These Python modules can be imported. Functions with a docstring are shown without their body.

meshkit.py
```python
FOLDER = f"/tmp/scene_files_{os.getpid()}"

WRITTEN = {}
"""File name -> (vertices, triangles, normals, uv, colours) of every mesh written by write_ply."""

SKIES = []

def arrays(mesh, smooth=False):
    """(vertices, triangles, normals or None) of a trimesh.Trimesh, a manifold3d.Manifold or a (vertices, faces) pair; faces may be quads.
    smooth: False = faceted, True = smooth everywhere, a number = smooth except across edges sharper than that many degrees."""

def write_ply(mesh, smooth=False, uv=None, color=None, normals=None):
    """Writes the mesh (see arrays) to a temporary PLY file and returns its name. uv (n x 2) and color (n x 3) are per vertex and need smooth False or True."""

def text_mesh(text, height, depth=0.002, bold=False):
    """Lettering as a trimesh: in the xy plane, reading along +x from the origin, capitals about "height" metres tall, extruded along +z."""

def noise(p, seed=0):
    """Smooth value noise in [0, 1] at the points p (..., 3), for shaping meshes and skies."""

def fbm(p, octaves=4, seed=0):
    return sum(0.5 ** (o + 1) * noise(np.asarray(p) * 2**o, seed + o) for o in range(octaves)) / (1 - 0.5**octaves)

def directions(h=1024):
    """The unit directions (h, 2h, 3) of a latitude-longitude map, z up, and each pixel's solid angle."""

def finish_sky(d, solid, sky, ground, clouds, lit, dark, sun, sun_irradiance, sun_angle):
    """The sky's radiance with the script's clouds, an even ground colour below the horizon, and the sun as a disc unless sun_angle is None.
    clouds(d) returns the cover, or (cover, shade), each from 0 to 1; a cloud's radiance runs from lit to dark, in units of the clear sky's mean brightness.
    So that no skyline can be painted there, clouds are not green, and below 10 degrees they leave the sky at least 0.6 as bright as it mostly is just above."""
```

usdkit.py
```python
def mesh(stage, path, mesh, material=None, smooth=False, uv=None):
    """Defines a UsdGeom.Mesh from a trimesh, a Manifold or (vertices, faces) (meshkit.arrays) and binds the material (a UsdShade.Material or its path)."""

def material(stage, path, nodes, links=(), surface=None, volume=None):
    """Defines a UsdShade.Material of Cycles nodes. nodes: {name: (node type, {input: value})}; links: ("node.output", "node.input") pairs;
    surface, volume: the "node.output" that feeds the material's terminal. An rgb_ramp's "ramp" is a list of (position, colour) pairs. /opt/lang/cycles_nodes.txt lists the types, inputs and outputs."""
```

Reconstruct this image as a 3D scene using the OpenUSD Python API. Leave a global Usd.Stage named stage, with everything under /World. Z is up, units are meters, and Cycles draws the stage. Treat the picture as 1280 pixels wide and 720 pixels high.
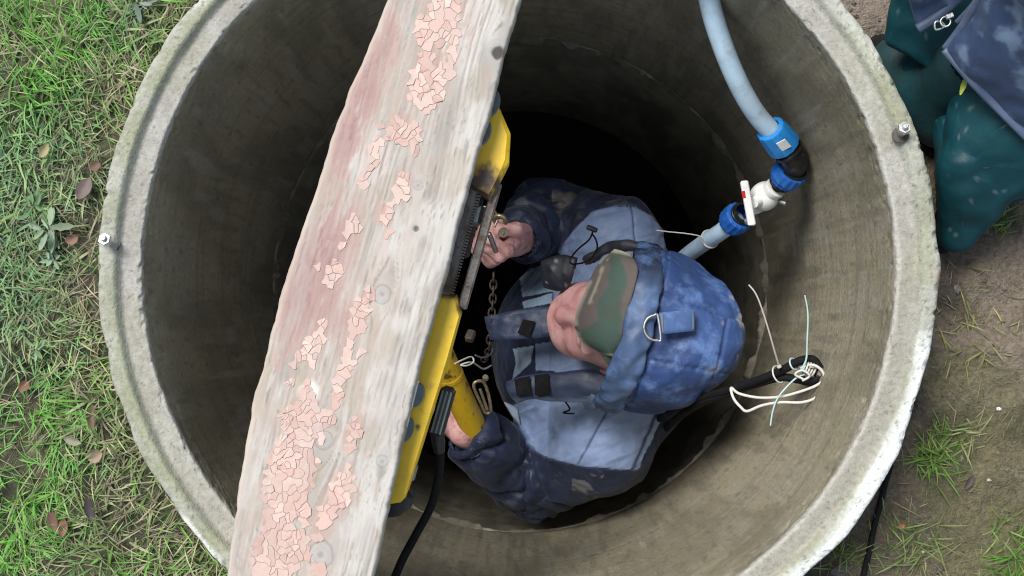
import math, random
import numpy as np, trimesh, usdkit, meshkit
from meshkit import noise, fbm
from scipy.spatial import Voronoi, cKDTree
from shapely import Polygon, union_all
import manifold3d
from scipy.spatial.transform import Rotation
from pxr import Usd, UsdGeom, UsdLux, UsdShade, Gf, Sdf, Vt

stage = Usd.Stage.CreateInMemory()
UsdGeom.SetStageUpAxis(stage, 'Z')
UsdGeom.SetStageMetersPerUnit(stage, 1.0)
world = UsdGeom.Xform.Define(stage, '/World')
UsdGeom.Scope.Define(stage, '/World/Looks')

# ------------------------------------------------------------------ camera
# The well axis is the z axis, the rim of the ring lies at z = 0.  The camera is held above the rim, looking almost straight down.
FPX = 1573.0                       # focal length in pixels of a 1280 pixel wide picture
CAM = np.array([0.007, -0.070, 1.67])
NADIR = np.array([14.0, -38.0, -FPX]) / FPX
n_ = NADIR / np.linalg.norm(NADIR)
axis_ = np.cross(n_, [0, 0, -1.0]); ang_ = math.asin(np.linalg.norm(axis_)); axis_ /= np.linalg.norm(axis_)
RC = Rotation.from_rotvec(axis_ * ang_).as_matrix()
cam = UsdGeom.Camera.Define(stage, '/World/camera')
M4 = np.eye(4); M4[:3, :3] = RC; M4[:3, 3] = CAM
cam.AddTransformOp().Set(Gf.Matrix4d(M4.T.tolist()))
cam.CreateHorizontalApertureAttr(36.0)
cam.CreateVerticalApertureAttr(20.25)
cam.CreateFocalLengthAttr(36.0 * FPX / 1280)
cam.CreateClippingRangeAttr(Gf.Vec2f(0.05, 1000))
cam.CreateExposureAttr(1.7)

# ------------------------------------------------------------------ sky and sun
SUN = np.array([-0.58, 0.74, 1.36]); SUN /= np.linalg.norm(SUN)
sky = UsdLux.DomeLight.Define(stage, '/World/sky')
sky.CreateIntensityAttr(1.0)
usdkit.material(stage, '/World/Looks/sky_look', {
    's': ('sky_texture', {'sky_type': 'single_scattering', 'sun_disc': False, 'sun_elevation': math.asin(SUN[2]),
                          'sun_rotation': math.atan2(SUN[0], SUN[1]), 'aerosol_density': 2.5, 'air_density': 1.0}),
    'tc': ('texture_coordinate', {}),
    'n': ('noise_texture', {'scale': 2.2, 'detail': 5.0, 'roughness': 0.55}),
    'r': ('rgb_ramp', {'ramp': [(0.30, (0.55, 0.55, 0.55)), (0.62, (0.95, 0.95, 0.95))]}),
    'm': ('mix', {'color2': (2.85, 3.35, 3.95)}),
    'b': ('background_shader', {'strength': 0.05}),
}, [('tc.generated', 'n.vector'), ('n.fac', 'r.fac'), ('r.color', 'm.fac'), ('s.color', 'm.color1'), ('m.color', 'b.color')], surface='b.background')
UsdShade.MaterialBindingAPI.Apply(sky.GetPrim()).Bind(UsdShade.Material.Get(stage, '/World/Looks/sky_look'))
sky.GetPrim().SetCustomDataByKey('kind', 'structure')
sun = UsdLux.DistantLight.Define(stage, '/World/sun')
sun.CreateIntensityAttr(0.4)
sun.CreateAngleAttr(28.0)
sun.CreateNormalizeAttr(True)
sun.CreateColorAttr(Gf.Vec3f(1.0, 0.97, 0.93))
zax = SUN; xax = np.cross([0, 0, 1.0], zax); xax /= np.linalg.norm(xax); yax = np.cross(zax, xax)
SM = np.eye(4); SM[:3, 0] = xax; SM[:3, 1] = yax; SM[:3, 2] = zax
sun.AddTransformOp().Set(Gf.Matrix4d(SM.T.tolist()))

# ------------------------------------------------------------------ helpers
def at(u, v, z):
    """World point seen at pixel (u, v) of the 1280x720 photograph, at height z (used while modelling, to measure the place)."""
    d = RC @ np.array([(u - 640) / FPX, (360 - v) / FPX, -1.0])
    return CAM + d * ((z - CAM[2]) / d[2])

def proj(P, z=None):
    """Plan (u, v) of world points, all measured on the level z."""
    q = (np.asarray(P, float) - CAM) @ RC
    return np.stack([640 + FPX * q[..., 0] / -q[..., 2], 360 - FPX * q[..., 1] / -q[..., 2]], -1)

used = {}
def numbered(path):
    k = used.get(path, 0); used[path] = k + 1
    return path if k == 0 else f'{path}_{k:03d}'

def tag(p, label=None, cat=None, group=None, kind=None):
    p = p.GetPrim() if hasattr(p, 'GetPrim') else p
    for k, v in (('label', label), ('category', cat), ('group', group), ('kind', kind)):
        if v: p.SetCustomDataByKey(k, v)
    return p

def thing(name, label, cat, loc=(0, 0, 0), group=None):
    x = UsdGeom.Xform.Define(stage, numbered('/World/' + name))
    x.AddTranslateOp().Set(Gf.Vec3d(*map(float, loc)))
    p = x.GetPrim(); tag(p, label, cat, group)
    OFF[str(p.GetPath())] = np.array(loc, float)
    return p
OFF = {}

def obj(name, mesh, mat, parent=None, col=None, smooth=True, label=None, cat=None, group=None, kind=None):
    """One Mesh prim; mesh in world coordinates, moved into its thing's frame."""
    base = str(parent.GetPath()) if parent is not None else '/World'
    off = np.zeros(3)
    for k, o in OFF.items():
        if base == k or base.startswith(k + '/'): off = o
    if isinstance(mesh, trimesh.Trimesh): v, f = np.array(mesh.vertices), np.array(mesh.faces)
    else: v, f = np.asarray(mesh[0], float), np.asarray(mesh[1], int)
    path = numbered(base + '/' + name)
    if f.shape[1] == 4: f = np.vstack([f[:, [0, 1, 2]], f[:, [0, 2, 3]]])
    if col is not None: col = np.broadcast_to(np.asarray(col, float), v.shape)
    if smooth is not True and smooth is not False:            # corners sharper than the angle are split; the colours follow their vertices
        w, f, n_ = meshkit.arrays((v, f), smooth)
        if col is not None: col = col[cKDTree(v).query(w)[1]]
        v = w; smooth = False; nn = n_
    else: nn = None
    m = usdkit.mesh(stage, path, (v - off, f), '/World/Looks/' + mat, smooth=smooth)
    if nn is not None:
        m.CreateNormalsAttr(Vt.Vec3fArray.FromNumpy(nn.astype(np.float32))); m.SetNormalsInterpolation('vertex')
    if col is not None:
        pv = UsdGeom.PrimvarsAPI(m).CreatePrimvar('col', Sdf.ValueTypeNames.Color3fArray, 'vertex')
        pv.Set(Vt.Vec3fArray.FromNumpy(np.clip(np.broadcast_to(np.asarray(col, float), v.shape), 0, 1).astype(np.float32)))
    return tag(m, label, cat, group, kind)

def cat_(meshes):
    """Joins (v, f[, c]) tuples."""
    V, F, C, n = [], [], [], 0
    for m in meshes:
        v, f = np.asarray(m[0], float), np.asarray(m[1], int)
        if f.shape[1] == 4: f = np.vstack([f[:, [0, 1, 2]], f[:, [0, 2, 3]]])
        V.append(v); F.append(f + n); n += len(v)
        if len(m) > 2: C.append(np.broadcast_to(m[2], v.shape))
    return (np.vstack(V), np.vstack(F)) + ((np.vstack(C),) if C else ())

def spline(pts, n=8, closed=False):
    P = np.asarray(pts, float)
    Q = np.vstack([P[-1], P, P[:2]]) if closed else np.vstack([2 * P[0] - P[1], P, 2 * P[-1] - P[-2]])
    out = []
    for i in range(len(Q) - 3):
        for t in np.linspace(0, 1, n, endpoint=False):
            a, b, c, d = Q[i:i + 4]
            out.append(0.5 * (2 * b + (c - a) * t + (2 * a - 5 * b + 4 * c - d) * t * t + (3 * b - a - 3 * c + d) * t ** 3))
    if not closed: out.append(P[-1])
    return np.array(out)

def frames(P, closed=False):
    T = np.gradient(P, axis=0) if not closed else np.roll(P, -1, 0) - np.roll(P, 1, 0)
    T /= np.linalg.norm(T, axis=1, keepdims=True) + 1e-12
    u = np.cross(T[0], [0, 0, 1.0]);
    if np.linalg.norm(u) < 1e-3: u = np.cross(T[0], [1.0, 0, 0])
    U = []
    for t in T:
        u = u - t * (u @ t); u /= np.linalg.norm(u); U.append(u)
    U = np.array(U); return T, U, np.cross(T, U)

def tube(P, r, sides=10, closed=False, flat=1.0):
    P = np.asarray(P, float); n = len(P); r = np.broadcast_to(r, n)
    T, U, W = frames(P, closed)
    a = np.arange(sides) * 2 * np.pi / sides
    V = P[:, None] + r[:, None, None] * (np.cos(a)[None, :, None] * U[:, None] + flat * np.sin(a)[None, :, None] * W[:, None])
    V = V.reshape(-1, 3); F = []
    for i in range(n if closed else n - 1):
        j = (i + 1) % n
        for k in range(sides):
            l = (k + 1) % sides
            F.append((i * sides + k, i * sides + l, j * sides + l, j * sides + k))
    F = np.array(F)[:, ::-1]
    F = np.vstack([F[:, [0, 1, 2]], F[:, [0, 2, 3]]])
    if not closed:
        V = np.vstack([V, P[:1], P[-1:]]); c0, c1 = n * sides, n * sides + 1
        F = np.vstack([F, [(c0, k, (k + 1) % sides) for k in range(sides)], [(c1, (n - 1) * sides + (k + 1) % sides, (n - 1) * sides + k) for k in range(sides)]])
    return V, F

def lathe(profile, origin, axis, sides=32, mod=None):
    """profile [(r, h)...] turned about axis from origin; mod(theta, h) scales the radius."""
    axis = np.asarray(axis, float) / np.linalg.norm(axis)
    u = np.cross(axis, [0, 0, 1.0] if abs(axis[2]) < .9 else [1.0, 0, 0]); u /= np.linalg.norm(u); w = np.cross(axis, u)
    a = np.arange(sides) * 2 * np.pi / sides
    V = []
    for r, h in profile:
        rr = r * (mod(a, h) if mod else 1.0)
        V.append(np.asarray(origin) + axis * h + (rr * np.cos(a))[:, None] * u + (rr * np.sin(a))[:, None] * w)
    n = len(profile); V = np.vstack(V)
    F = [(i * sides + k, i * sides + (k + 1) % sides, (i + 1) * sides + (k + 1) % sides, (i + 1) * sides + k) for i in range(n - 1) for k in range(sides)]
    F = np.array(F); F = np.vstack([F[:, [0, 1, 2]], F[:, [0, 2, 3]]])
    return V, F

def rbox(c, X, Y, Z, hx, hy, hz, b=0.002):
    """Box with chamfered edges: hull of the cut corners."""
    pts = []
    for sx in (-1, 1):
        for sy in (-1, 1):
            for sz in (-1, 1):
                for k in range(3):
                    o = np.array([hx - b, hy - b, hz - b]); o[k] += b
                    o *= (sx, sy, sz); pts.append(np.asarray(c) + o[0] * X + o[1] * Y + o[2] * Z)
    h = trimesh.convex.convex_hull(np.array(pts))
    return np.array(h.vertices), np.array(h.faces)

def unit(v): v = np.asarray(v, float); return v / np.linalg.norm(v)

def in_poly(uv, poly):
    x, y = uv[..., 0], uv[..., 1]; p = np.asarray(poly, float); q = np.roll(p, -1, 0)
    c = np.zeros(x.shape, bool)
    for (x0, y0), (x1, y1) in zip(p, q):
        c ^= ((y0 > y) != (y1 > y)) & (x < (x1 - x0) * (y - y0) / ((y1 - y0) or 1e-9) + x0)
    return c

# ---- signed distance modelling for bodies and clothes
class SDF:
    def __init__(self, lo, hi, h):
        self.lo, self.h = np.array(lo, float), h
        self.n = np.ceil((np.array(hi) - lo) / h).astype(int) + 1
        self.d = np.full(self.n, 0.2, np.float32)
        self.ax = [(self.lo[k] + h * np.arange(self.n[k])).astype(np.float32) for k in range(3)]
    def _block(self, lo, hi, m):
        a = np.clip(np.floor((np.array(lo) - m - self.lo) / self.h).astype(int), 0, self.n)
        b = np.clip(np.ceil((np.array(hi) + m - self.lo) / self.h).astype(int) + 1, 0, self.n)
        sl = tuple(slice(i, j) for i, j in zip(a, b))
        return sl, (self.ax[0][sl[0]][:, None, None], self.ax[1][sl[1]][None, :, None], self.ax[2][sl[2]][None, None, :])
    def put(self, f, lo, hi, k=0.02, op='u'):
        sl, P = self._block(lo, hi, k + 3 * self.h)
        old = self.d[sl]
        if old.size == 0: return
        b = f(*P).astype(np.float32)
        if op == 'u': a = old
        else: a, b = -old, b     # subtract b from old: -(smin(-old, b))
        if k > 0:
            h = np.clip(.5 + .5 * (b - a) / k, 0, 1); r = b * (1 - h) + a * h - k * h * (1 - h)
        else: r = np.minimum(a, b)
        self.d[sl] = r if op == 'u' else -r
    def cone(self, a, b, ra, rb, k=0.02, op='u', sq=None):
        a, b = np.asarray(a, float), np.asarray(b, float); ba = b - a; L = ba @ ba + 1e-12
        def f(x, y, z):
            X, Y, Z = x - a[0], y - a[1], z - a[2]
            t = np.clip((X * ba[0] + Y * ba[1] + Z * ba[2]) / L, 0, 1)
            return np.sqrt((X - t * ba[0]) ** 2 + (Y - t * ba[1]) ** 2 + (Z - t * ba[2]) ** 2) - (ra + (rb - ra) * t)
        r = max(ra, rb); self.put(f, np.minimum(a, b) - r, np.maximum(a, b) + r, k, op)
    def ell(self, c, r, R=np.eye(3), k=0.02, op='u'):
        """R rows are the ellipsoid's axes."""
        c, r, R = np.asarray(c, float), np.asarray(r, float), np.asarray(R, float)
        def f(x, y, z):
            X, Y, Z = x - c[0], y - c[1], z - c[2]
            q = [R[i, 0] * X + R[i, 1] * Y + R[i, 2] * Z for i in range(3)]
            k0 = np.sqrt(sum((q[i] / r[i]) ** 2 for i in range(3))); k1 = np.sqrt(sum((q[i] / r[i] ** 2) ** 2 for i in range(3))) + 1e-9
            return k0 * (k0 - 1) / k1
        m = max(r); self.put(f, c - m, c + m, k, op)
    def box(self, c, R, hs, rad=0.005, k=0.01, op='u'):
        c, R, hs = np.asarray(c, float), np.asarray(R, float), np.asarray(hs, float)
        def f(x, y, z):
            X, Y, Z = x - c[0], y - c[1], z - c[2]
            q = [np.abs(R[i, 0] * X + R[i, 1] * Y + R[i, 2] * Z) - (hs[i] - rad) for i in range(3)]
            return np.sqrt(sum(np.maximum(t, 0) ** 2 for t in q)) + np.minimum(np.maximum(np.maximum(q[0], q[1]), q[2]), 0) - rad
        m = np.linalg.norm(hs); self.put(f, c - m, c + m, k, op)
    def half(self, p, n, lo, hi, k=0.005):
        """Cuts away the side that n points to."""
        p, n = np.asarray(p, float), unit(n)
        self.put(lambda x, y, z: -((x - p[0]) * n[0] + (y - p[1]) * n[1] + (z - p[2]) * n[2]), lo, hi, k, 's')
    def mesh(self):
        d, h = self.d, self.h
        s = d < 0
        c = np.zeros(np.array(d.shape) - 1, np.int8)
        for i, j, k in np.ndindex(2, 2, 2):
            c += s[i:s.shape[0] - 1 + i, j:s.shape[1] - 1 + j, k:s.shape[2] - 1 + k]
        mask = (c > 0) & (c < 8); cells = np.argwhere(mask)
        idx = np.full(mask.shape, -1, np.int32); idx[mask] = np.arange(len(cells))
        acc = np.zeros((len(cells), 3)); cnt = np.zeros(len(cells))
        corners = list(np.ndindex(2, 2, 2)); val = {q: d[cells[:, 0] + q[0], cells[:, 1] + q[1], cells[:, 2] + q[2]] for q in corners}
        for q in corners:
            for ax in range(3):
                if q[ax] == 0:
                    q2 = tuple(1 if i == ax else q[i] for i in range(3)); a, b = val[q], val[q2]
                    x = (a < 0) != (b < 0); t = np.where(x, a / np.where(x, a - b, 1), 0)
                    p = np.array(q, float)[None] + t[:, None] * (np.array(q2) - np.array(q))
                    acc += p * x[:, None]; cnt += x
        V = self.lo + (cells + acc / cnt[:, None]) * h
        F = []
        for ax in range(3):
            sl0 = [slice(1, -1)] * 3; sl0[ax] = slice(0, -1); sl1 = list(sl0); sl1[ax] = slice(1, None)
            e = s[tuple(sl0)] != s[tuple(sl1)]; at_ = np.argwhere(e); o = np.ones(3, int); o[ax] = 0; at_ = at_ + o
            b1, b2 = [(1, 2), (2, 0), (0, 1)][ax]
            e1 = np.eye(3, dtype=int)[b1]; e2 = np.eye(3, dtype=int)[b2]
            g = lambda q: idx[q[:, 0], q[:, 1], q[:, 2]]
            Q = np.stack([g(at_ - e1 - e2), g(at_ - e2), g(at_), g(at_ - e1)], 1)
            inside = s[at_[:, 0], at_[:, 1], at_[:, 2]]
            Q = np.where(inside[:, None], Q, Q[:, ::-1]); F.append(Q)
        F = np.vstack(F); F = F[(F >= 0).all(1)]
        return V, F

def vnormals(V, F):
    T = np.vstack([F[:, [0, 1, 2]], F[:, [0, 2, 3]]]) if F.shape[1] == 4 else F
    n = np.zeros_like(V); fn = np.cross(V[T[:, 1]] - V[T[:, 0]], V[T[:, 2]] - V[T[:, 0]])
    for k in range(3): np.add.at(n, T[:, k], fn)
    return n / (np.linalg.norm(n, axis=1, keepdims=True) + 1e-12)

def mixc(a, b, t): t = np.clip(np.asarray(t, float), 0, 1)[..., None]; return np.asarray(a) * (1 - t) + np.asarray(b) * t
def sstep(a, b, x): t = np.clip((x - a) / (b - a), 0, 1); return t * t * (3 - 2 * t)

# ------------------------------------------------------------------ materials
def look(name, color=None, rough=0.6, metal=0.0, spec=0.5, bump=0.0, bscale=200.0, var=0.25, vscale=30.0, stretch=(1, 1, 1), bdist=0.002, dirt=None, dscale=14.0, dlo=.55, dhi=.7, rvar=0.15, sss=0.0, trans=0.0, sheen=0.0, detail=4.0, pits=0.0):
    """A procedural surface: base colour (a value, or the mesh's own colours), broken up by noise, with fine relief and optional dirt."""
    N = {'tc': ('texture_coordinate', {}), 'mp': ('mapping', {'scale': stretch}),
         'n1': ('noise_texture', {'scale': vscale, 'detail': detail, 'roughness': 0.6}),
         'v': ('map_range', {'from_min': 0.25, 'from_max': 0.75, 'to_min': 1 - var, 'to_max': 1 + var}),
         'mul': ('vector_math', {'math_type': 'multiply'}), 'vv': ('combine_xyz', {}),
         'rr': ('map_range', {'from_min': 0.3, 'from_max': 0.7, 'to_min': max(rough - rvar, .03), 'to_max': min(rough + rvar, 1)}),
         'p': ('principled_bsdf', {'metallic': metal, 'specular_ior_level': spec, 'sheen_weight': sheen})}
    L = [('tc.object', 'mp.vector'), ('mp.vector', 'n1.vector'), ('n1.fac', 'v.value'), ('v.result', 'vv.x'), ('v.result', 'vv.y'), ('v.result', 'vv.z'), ('vv.vector', 'mul.vector2'),
         ('n1.fac', 'rr.value'), ('rr.result', 'p.roughness')]
    if color is None: N['a'] = ('attribute', {'attribute': 'col'}); src = 'a.vector'
    else: N['a'] = ('combine_xyz', dict(zip('xyz', color))); src = 'a.vector'
    L.append((src, 'mul.vector1')); out = 'mul.vector'
    if pits > 0:
        N['np'] = ('noise_texture', {'scale': pits, 'detail': 2.0, 'roughness': 0.5}); N['rp'] = ('map_range', {'from_min': 0.66, 'from_max': 0.72, 'to_min': 0.0, 'to_max': 0.45, 'clamp': True})
        N['mpz'] = ('mix', {'color2': (.06, .055, .042)}); L += [('mp.vector', 'np.vector'), ('np.fac', 'rp.value'), ('rp.result', 'mpz.fac'), (out, 'mpz.color1')]; out = 'mpz.color'
    if dirt is not None:
        N['nd'] = ('noise_texture', {'scale': dscale, 'detail': 6.0, 'roughness': 0.68}); N['rd'] = ('map_range', {'from_min': dlo, 'from_max': dhi, 'to_min': 0.0, 'to_max': 1.0, 'clamp': True})
        N['md'] = ('mix', {'color2': dirt}); L += [('mp.vector', 'nd.vector'), ('nd.fac', 'rd.value'), ('rd.result', 'md.fac'), (out, 'md.color1')]; out = 'md.color'
    L.append((out, 'p.base_color'))
    if bump > 0:
        N['nb'] = ('noise_texture', {'scale': bscale, 'detail': 4.0, 'roughness': 0.62}); N['bp'] = ('bump', {'strength': bump, 'distance': bdist})
        L += [('mp.vector', 'nb.vector'), ('nb.fac', 'bp.height'), ('bp.normal', 'p.normal')]
    if sss > 0: N['p'][1].update({'subsurface_weight': sss, 'subsurface_scale': 0.004, 'subsurface_radius': (1.0, 0.35, 0.2)})
    surf = 'p.BSDF'
    if trans > 0:
        N['tl'] = ('translucent_bsdf', {}); N['mx'] = ('mix_closure', {'fac': trans}); L += [(out, 'tl.color'), ('p.BSDF', 'mx.closure1'), ('tl.BSDF', 'mx.closure2')]; surf = 'mx.closure'
    return usdkit.material(stage, '/World/Looks/' + name, N, L, surface=surf)

look('concrete', rough=.88, bump=.9, bscale=300, var=.27, vscale=150, bdist=.0018, dirt=(.33, .315, .265), dscale=420, dlo=.66, dhi=.74, detail=8, pits=210)
look('wet_concrete', rough=.65, bump=.7, bscale=180, var=.35, vscale=26, bdist=.002)
look('soil', rough=.95, bump=1.0, bscale=260, var=.5, vscale=140, bdist=.008, detail=8, dirt=(.21, .17, .13), dscale=240, dlo=.62, dhi=.7)
look('mud', color=(.012, .010, .008), rough=.7, spec=.15, bump=.4, bscale=30, var=.3)
look('grass_blade', rough=.55, var=.18, vscale=40, trans=.3, spec=.3)
look('dry_matter', rough=.8, var=.25, vscale=90, trans=.1)
look('wood', rough=.78, bump=.35, bscale=900, var=.06, vscale=400, bdist=.0006)
look('paint', rough=.6, bump=.25, bscale=500, var=.08, vscale=160, bdist=.0006)
look('yellow_paint', rough=.42, bump=.12, bscale=300, var=.07, vscale=70, dirt=(.22, .14, .045), dscale=38, dlo=.56, dhi=.86)
look('steel', color=(.34, .34, .35), rough=.42, metal=.8, bump=.3, bscale=300, var=.3, vscale=60, dirt=(.16, .09, .05), dscale=40, dlo=.52, dhi=.7)
look('worn_steel', color=(.17, .155, .14), rough=.5, metal=.5, bump=.5, bscale=260, var=.4, vscale=50, dirt=(.10, .065, .045), dscale=35, dlo=.48, dhi=.62)
look('dark_steel', color=(.07, .062, .055), rough=.55, metal=.4, bump=.6, bscale=220, var=.5, vscale=60, dirt=(.13, .09, .06), dscale=55, dlo=.5, dhi=.65)
look('zinc', color=(.45, .45, .45), rough=.42, metal=.85, bump=.2, bscale=400, var=.15, vscale=150)
look('brass', color=(.36, .30, .20), rough=.4, metal=.7, var=.35, vscale=120)
look('grey_plastic', color=(.10, .125, .14), rough=.55, var=.25, vscale=90, bump=.2, bscale=200)
look('black_plastic', color=(.012, .012, .014), rough=.38, var=.3, vscale=80, dirt=(.06, .055, .05), dscale=60, dlo=.58, dhi=.75)
look('pale_metal', color=(.6, .62, .62), rough=.4, metal=.2, var=.12, vscale=100)
look('nylon', rough=.52, bump=.5, bscale=420, var=.16, vscale=45, bdist=.0007, spec=.45, sheen=.1, dirt=(.14, .15, .18), dscale=22, dlo=.58, dhi=.90)
look('nylon_blue', rough=.58, bump=.5, bscale=420, var=.2, vscale=30, bdist=.0007, spec=.5, dirt=(.15, .27, .55), dscale=20, dlo=.50, dhi=.78)
look('rubber', rough=.6, bump=.25, bscale=160, var=.2, vscale=22, spec=.28, dirt=(.004, .056, .068), dscale=9, dlo=.5, dhi=.9)
look('skin', rough=.5, bump=.25, bscale=330, var=.10, vscale=45, bdist=.0006, sss=.18, spec=.4)
look('camo_cloth', rough=.85, bump=.3, bscale=900, var=.12, vscale=200)
look('pe_pipe', color=(.50, .66, .80), rough=.38, var=.08, vscale=40, dirt=(.34, .40, .42), dscale=30, dlo=.5, dhi=.75)
look('blue_plastic', color=(.014, .11, .42), rough=.42, var=.15, vscale=60, bump=.15, dirt=(.12, .16, .22), dscale=60, dlo=.56, dhi=.8)
look('bright_blue_plastic', color=(.02, .24, .64), rough=.42, var=.12, vscale=60, bump=.15, dirt=(.16, .26, .36), dscale=60, dlo=.58, dhi=.82)
look('white_plastic', color=(.76, .76, .74), rough=.42, var=.08, vscale=60, dirt=(.45, .42, .36), dscale=70, dlo=.58, dhi=.8)
look('red_plastic', color=(.5, .02, .02), rough=.4)
look('white_cord', color=(.52, .51, .47), rough=.7, var=.12, vscale=200)
look('cyan_tie', color=(.40, .55, .55), rough=.4, var=.1, vscale=100)
look('black_cord', color=(.005, .005, .0055), rough=.75, spec=.25, bump=.8, bscale=350, var=.4, vscale=80)
look('leaf_matter', rough=.7, var=.25, vscale=120, trans=.15)
# ------------------------------------------------------------------ the ground
rng = np.random.default_rng(7)
def ground_z(x, y):
    x, y = np.asarray(x, float), np.asarray(y, float); r = np.hypot(x, y)
    base = -0.06 - 0.12 * sstep(-.35, .45, x)
    p = np.stack([x, y, 0 * x], -1)
    near = 1 - sstep(3, 9, r)
    z = base + .035 * (fbm(p * 3.1 + 9, 3) - .5) + .022 * near * (fbm(p * 17, 4, 3) - .5) + near * .010 * (fbm(p * 70, 3, 5) - .5)
    return z + .12 * (fbm(p * .25 + 40, 3, 8) - .5) * sstep(1.5, 6, r)

nr = np.concatenate([np.linspace(.535, 1.25, 130), 1.25 + .006 * np.cumsum(1.012 ** np.arange(1, 171)), np.geomspace(4.9, 90, 50)]); nt = 620
th = np.arange(nt) * 2 * np.pi / nt
GX, GY = nr[:, None] * np.cos(th), nr[:, None] * np.sin(th)
GV = np.stack([GX, GY, ground_z(GX, GY)], -1).reshape(-1, 3)
i0 = np.arange(len(nr) - 1)[:, None] * nt + np.arange(nt)[None]; i1 = np.arange(len(nr) - 1)[:, None] * nt + (np.arange(nt)[None] + 1) % nt
GF = np.stack([i0, i0 + nt, i1 + nt, i1], -1).reshape(-1, 4)
P = GV * [1, 1, 0]
c = mixc((.145, .112, .080), (.21, .168, .125), sstep(.45, .62, fbm(P * 8, 4, 2)))
c = mixc(c, (.075, .062, .048), sstep(.5, .68, fbm(P * 13 + 4, 4, 9)))
c = mixc(c, (.13, .125, .05), .55 * sstep(.52, .66, fbm(P * 6 + 14, 4, 19)))
c = mixc(c, (.27, .225, .19), .7 * sstep(.2, .42, GV[:, 1]) * sstep(.3, .5, GV[:, 0]))
lawn = sstep(.12, -.12, GV[:, 0] + .06 * (fbm(P * 5, 3) - .5)) * (.55 + .45 * sstep(.66, .58, fbm(P * 7 + 31, 3, 4)))
c = mixc(c, mixc((.05, .07, .028), (.10, .09, .055), fbm(P * 20, 3)), lawn)
c = mixc(c, (.085, .105, .04), sstep(1.6, 3.5, np.hypot(GV[:, 0], GV[:, 1])))
obj('ground', (GV, GF), 'soil', col=c, kind='structure')

t_ = np.arange(96) * 2 * np.pi / 96
fv = np.vstack([[[0, 0, -1.79]], np.stack([.515 * np.cos(t_), .515 * np.sin(t_), 0 * t_ - 1.79], -1)])
obj('well_floor', (fv, np.array([(0, 1 + k, 1 + (k + 1) % 96) for k in range(96)])), 'mud', kind='structure')

# ------------------------------------------------------------------ concrete well rings
def revolve(profile, nt):
    prof = np.array(profile); a = np.arange(nt) * 2 * np.pi / nt
    V = np.stack([prof[:, 0, None] * np.cos(a), prof[:, 0, None] * np.sin(a), np.broadcast_to(prof[:, 1, None], (len(prof), nt))], -1)
    n = len(prof); i = np.arange(n)[:, None] * nt + np.arange(nt)[None]; j = np.arange(n)[:, None] * nt + (np.arange(nt)[None] + 1) % nt
    i2, j2 = np.roll(i, -1, 0), np.roll(j, -1, 0)
    return V.reshape(-1, 3), np.stack([i, j, j2, i2], -1).reshape(-1, 4), np.repeat(prof[:, 0], nt), np.repeat(prof[:, 1], nt), np.tile(a, n)

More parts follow.
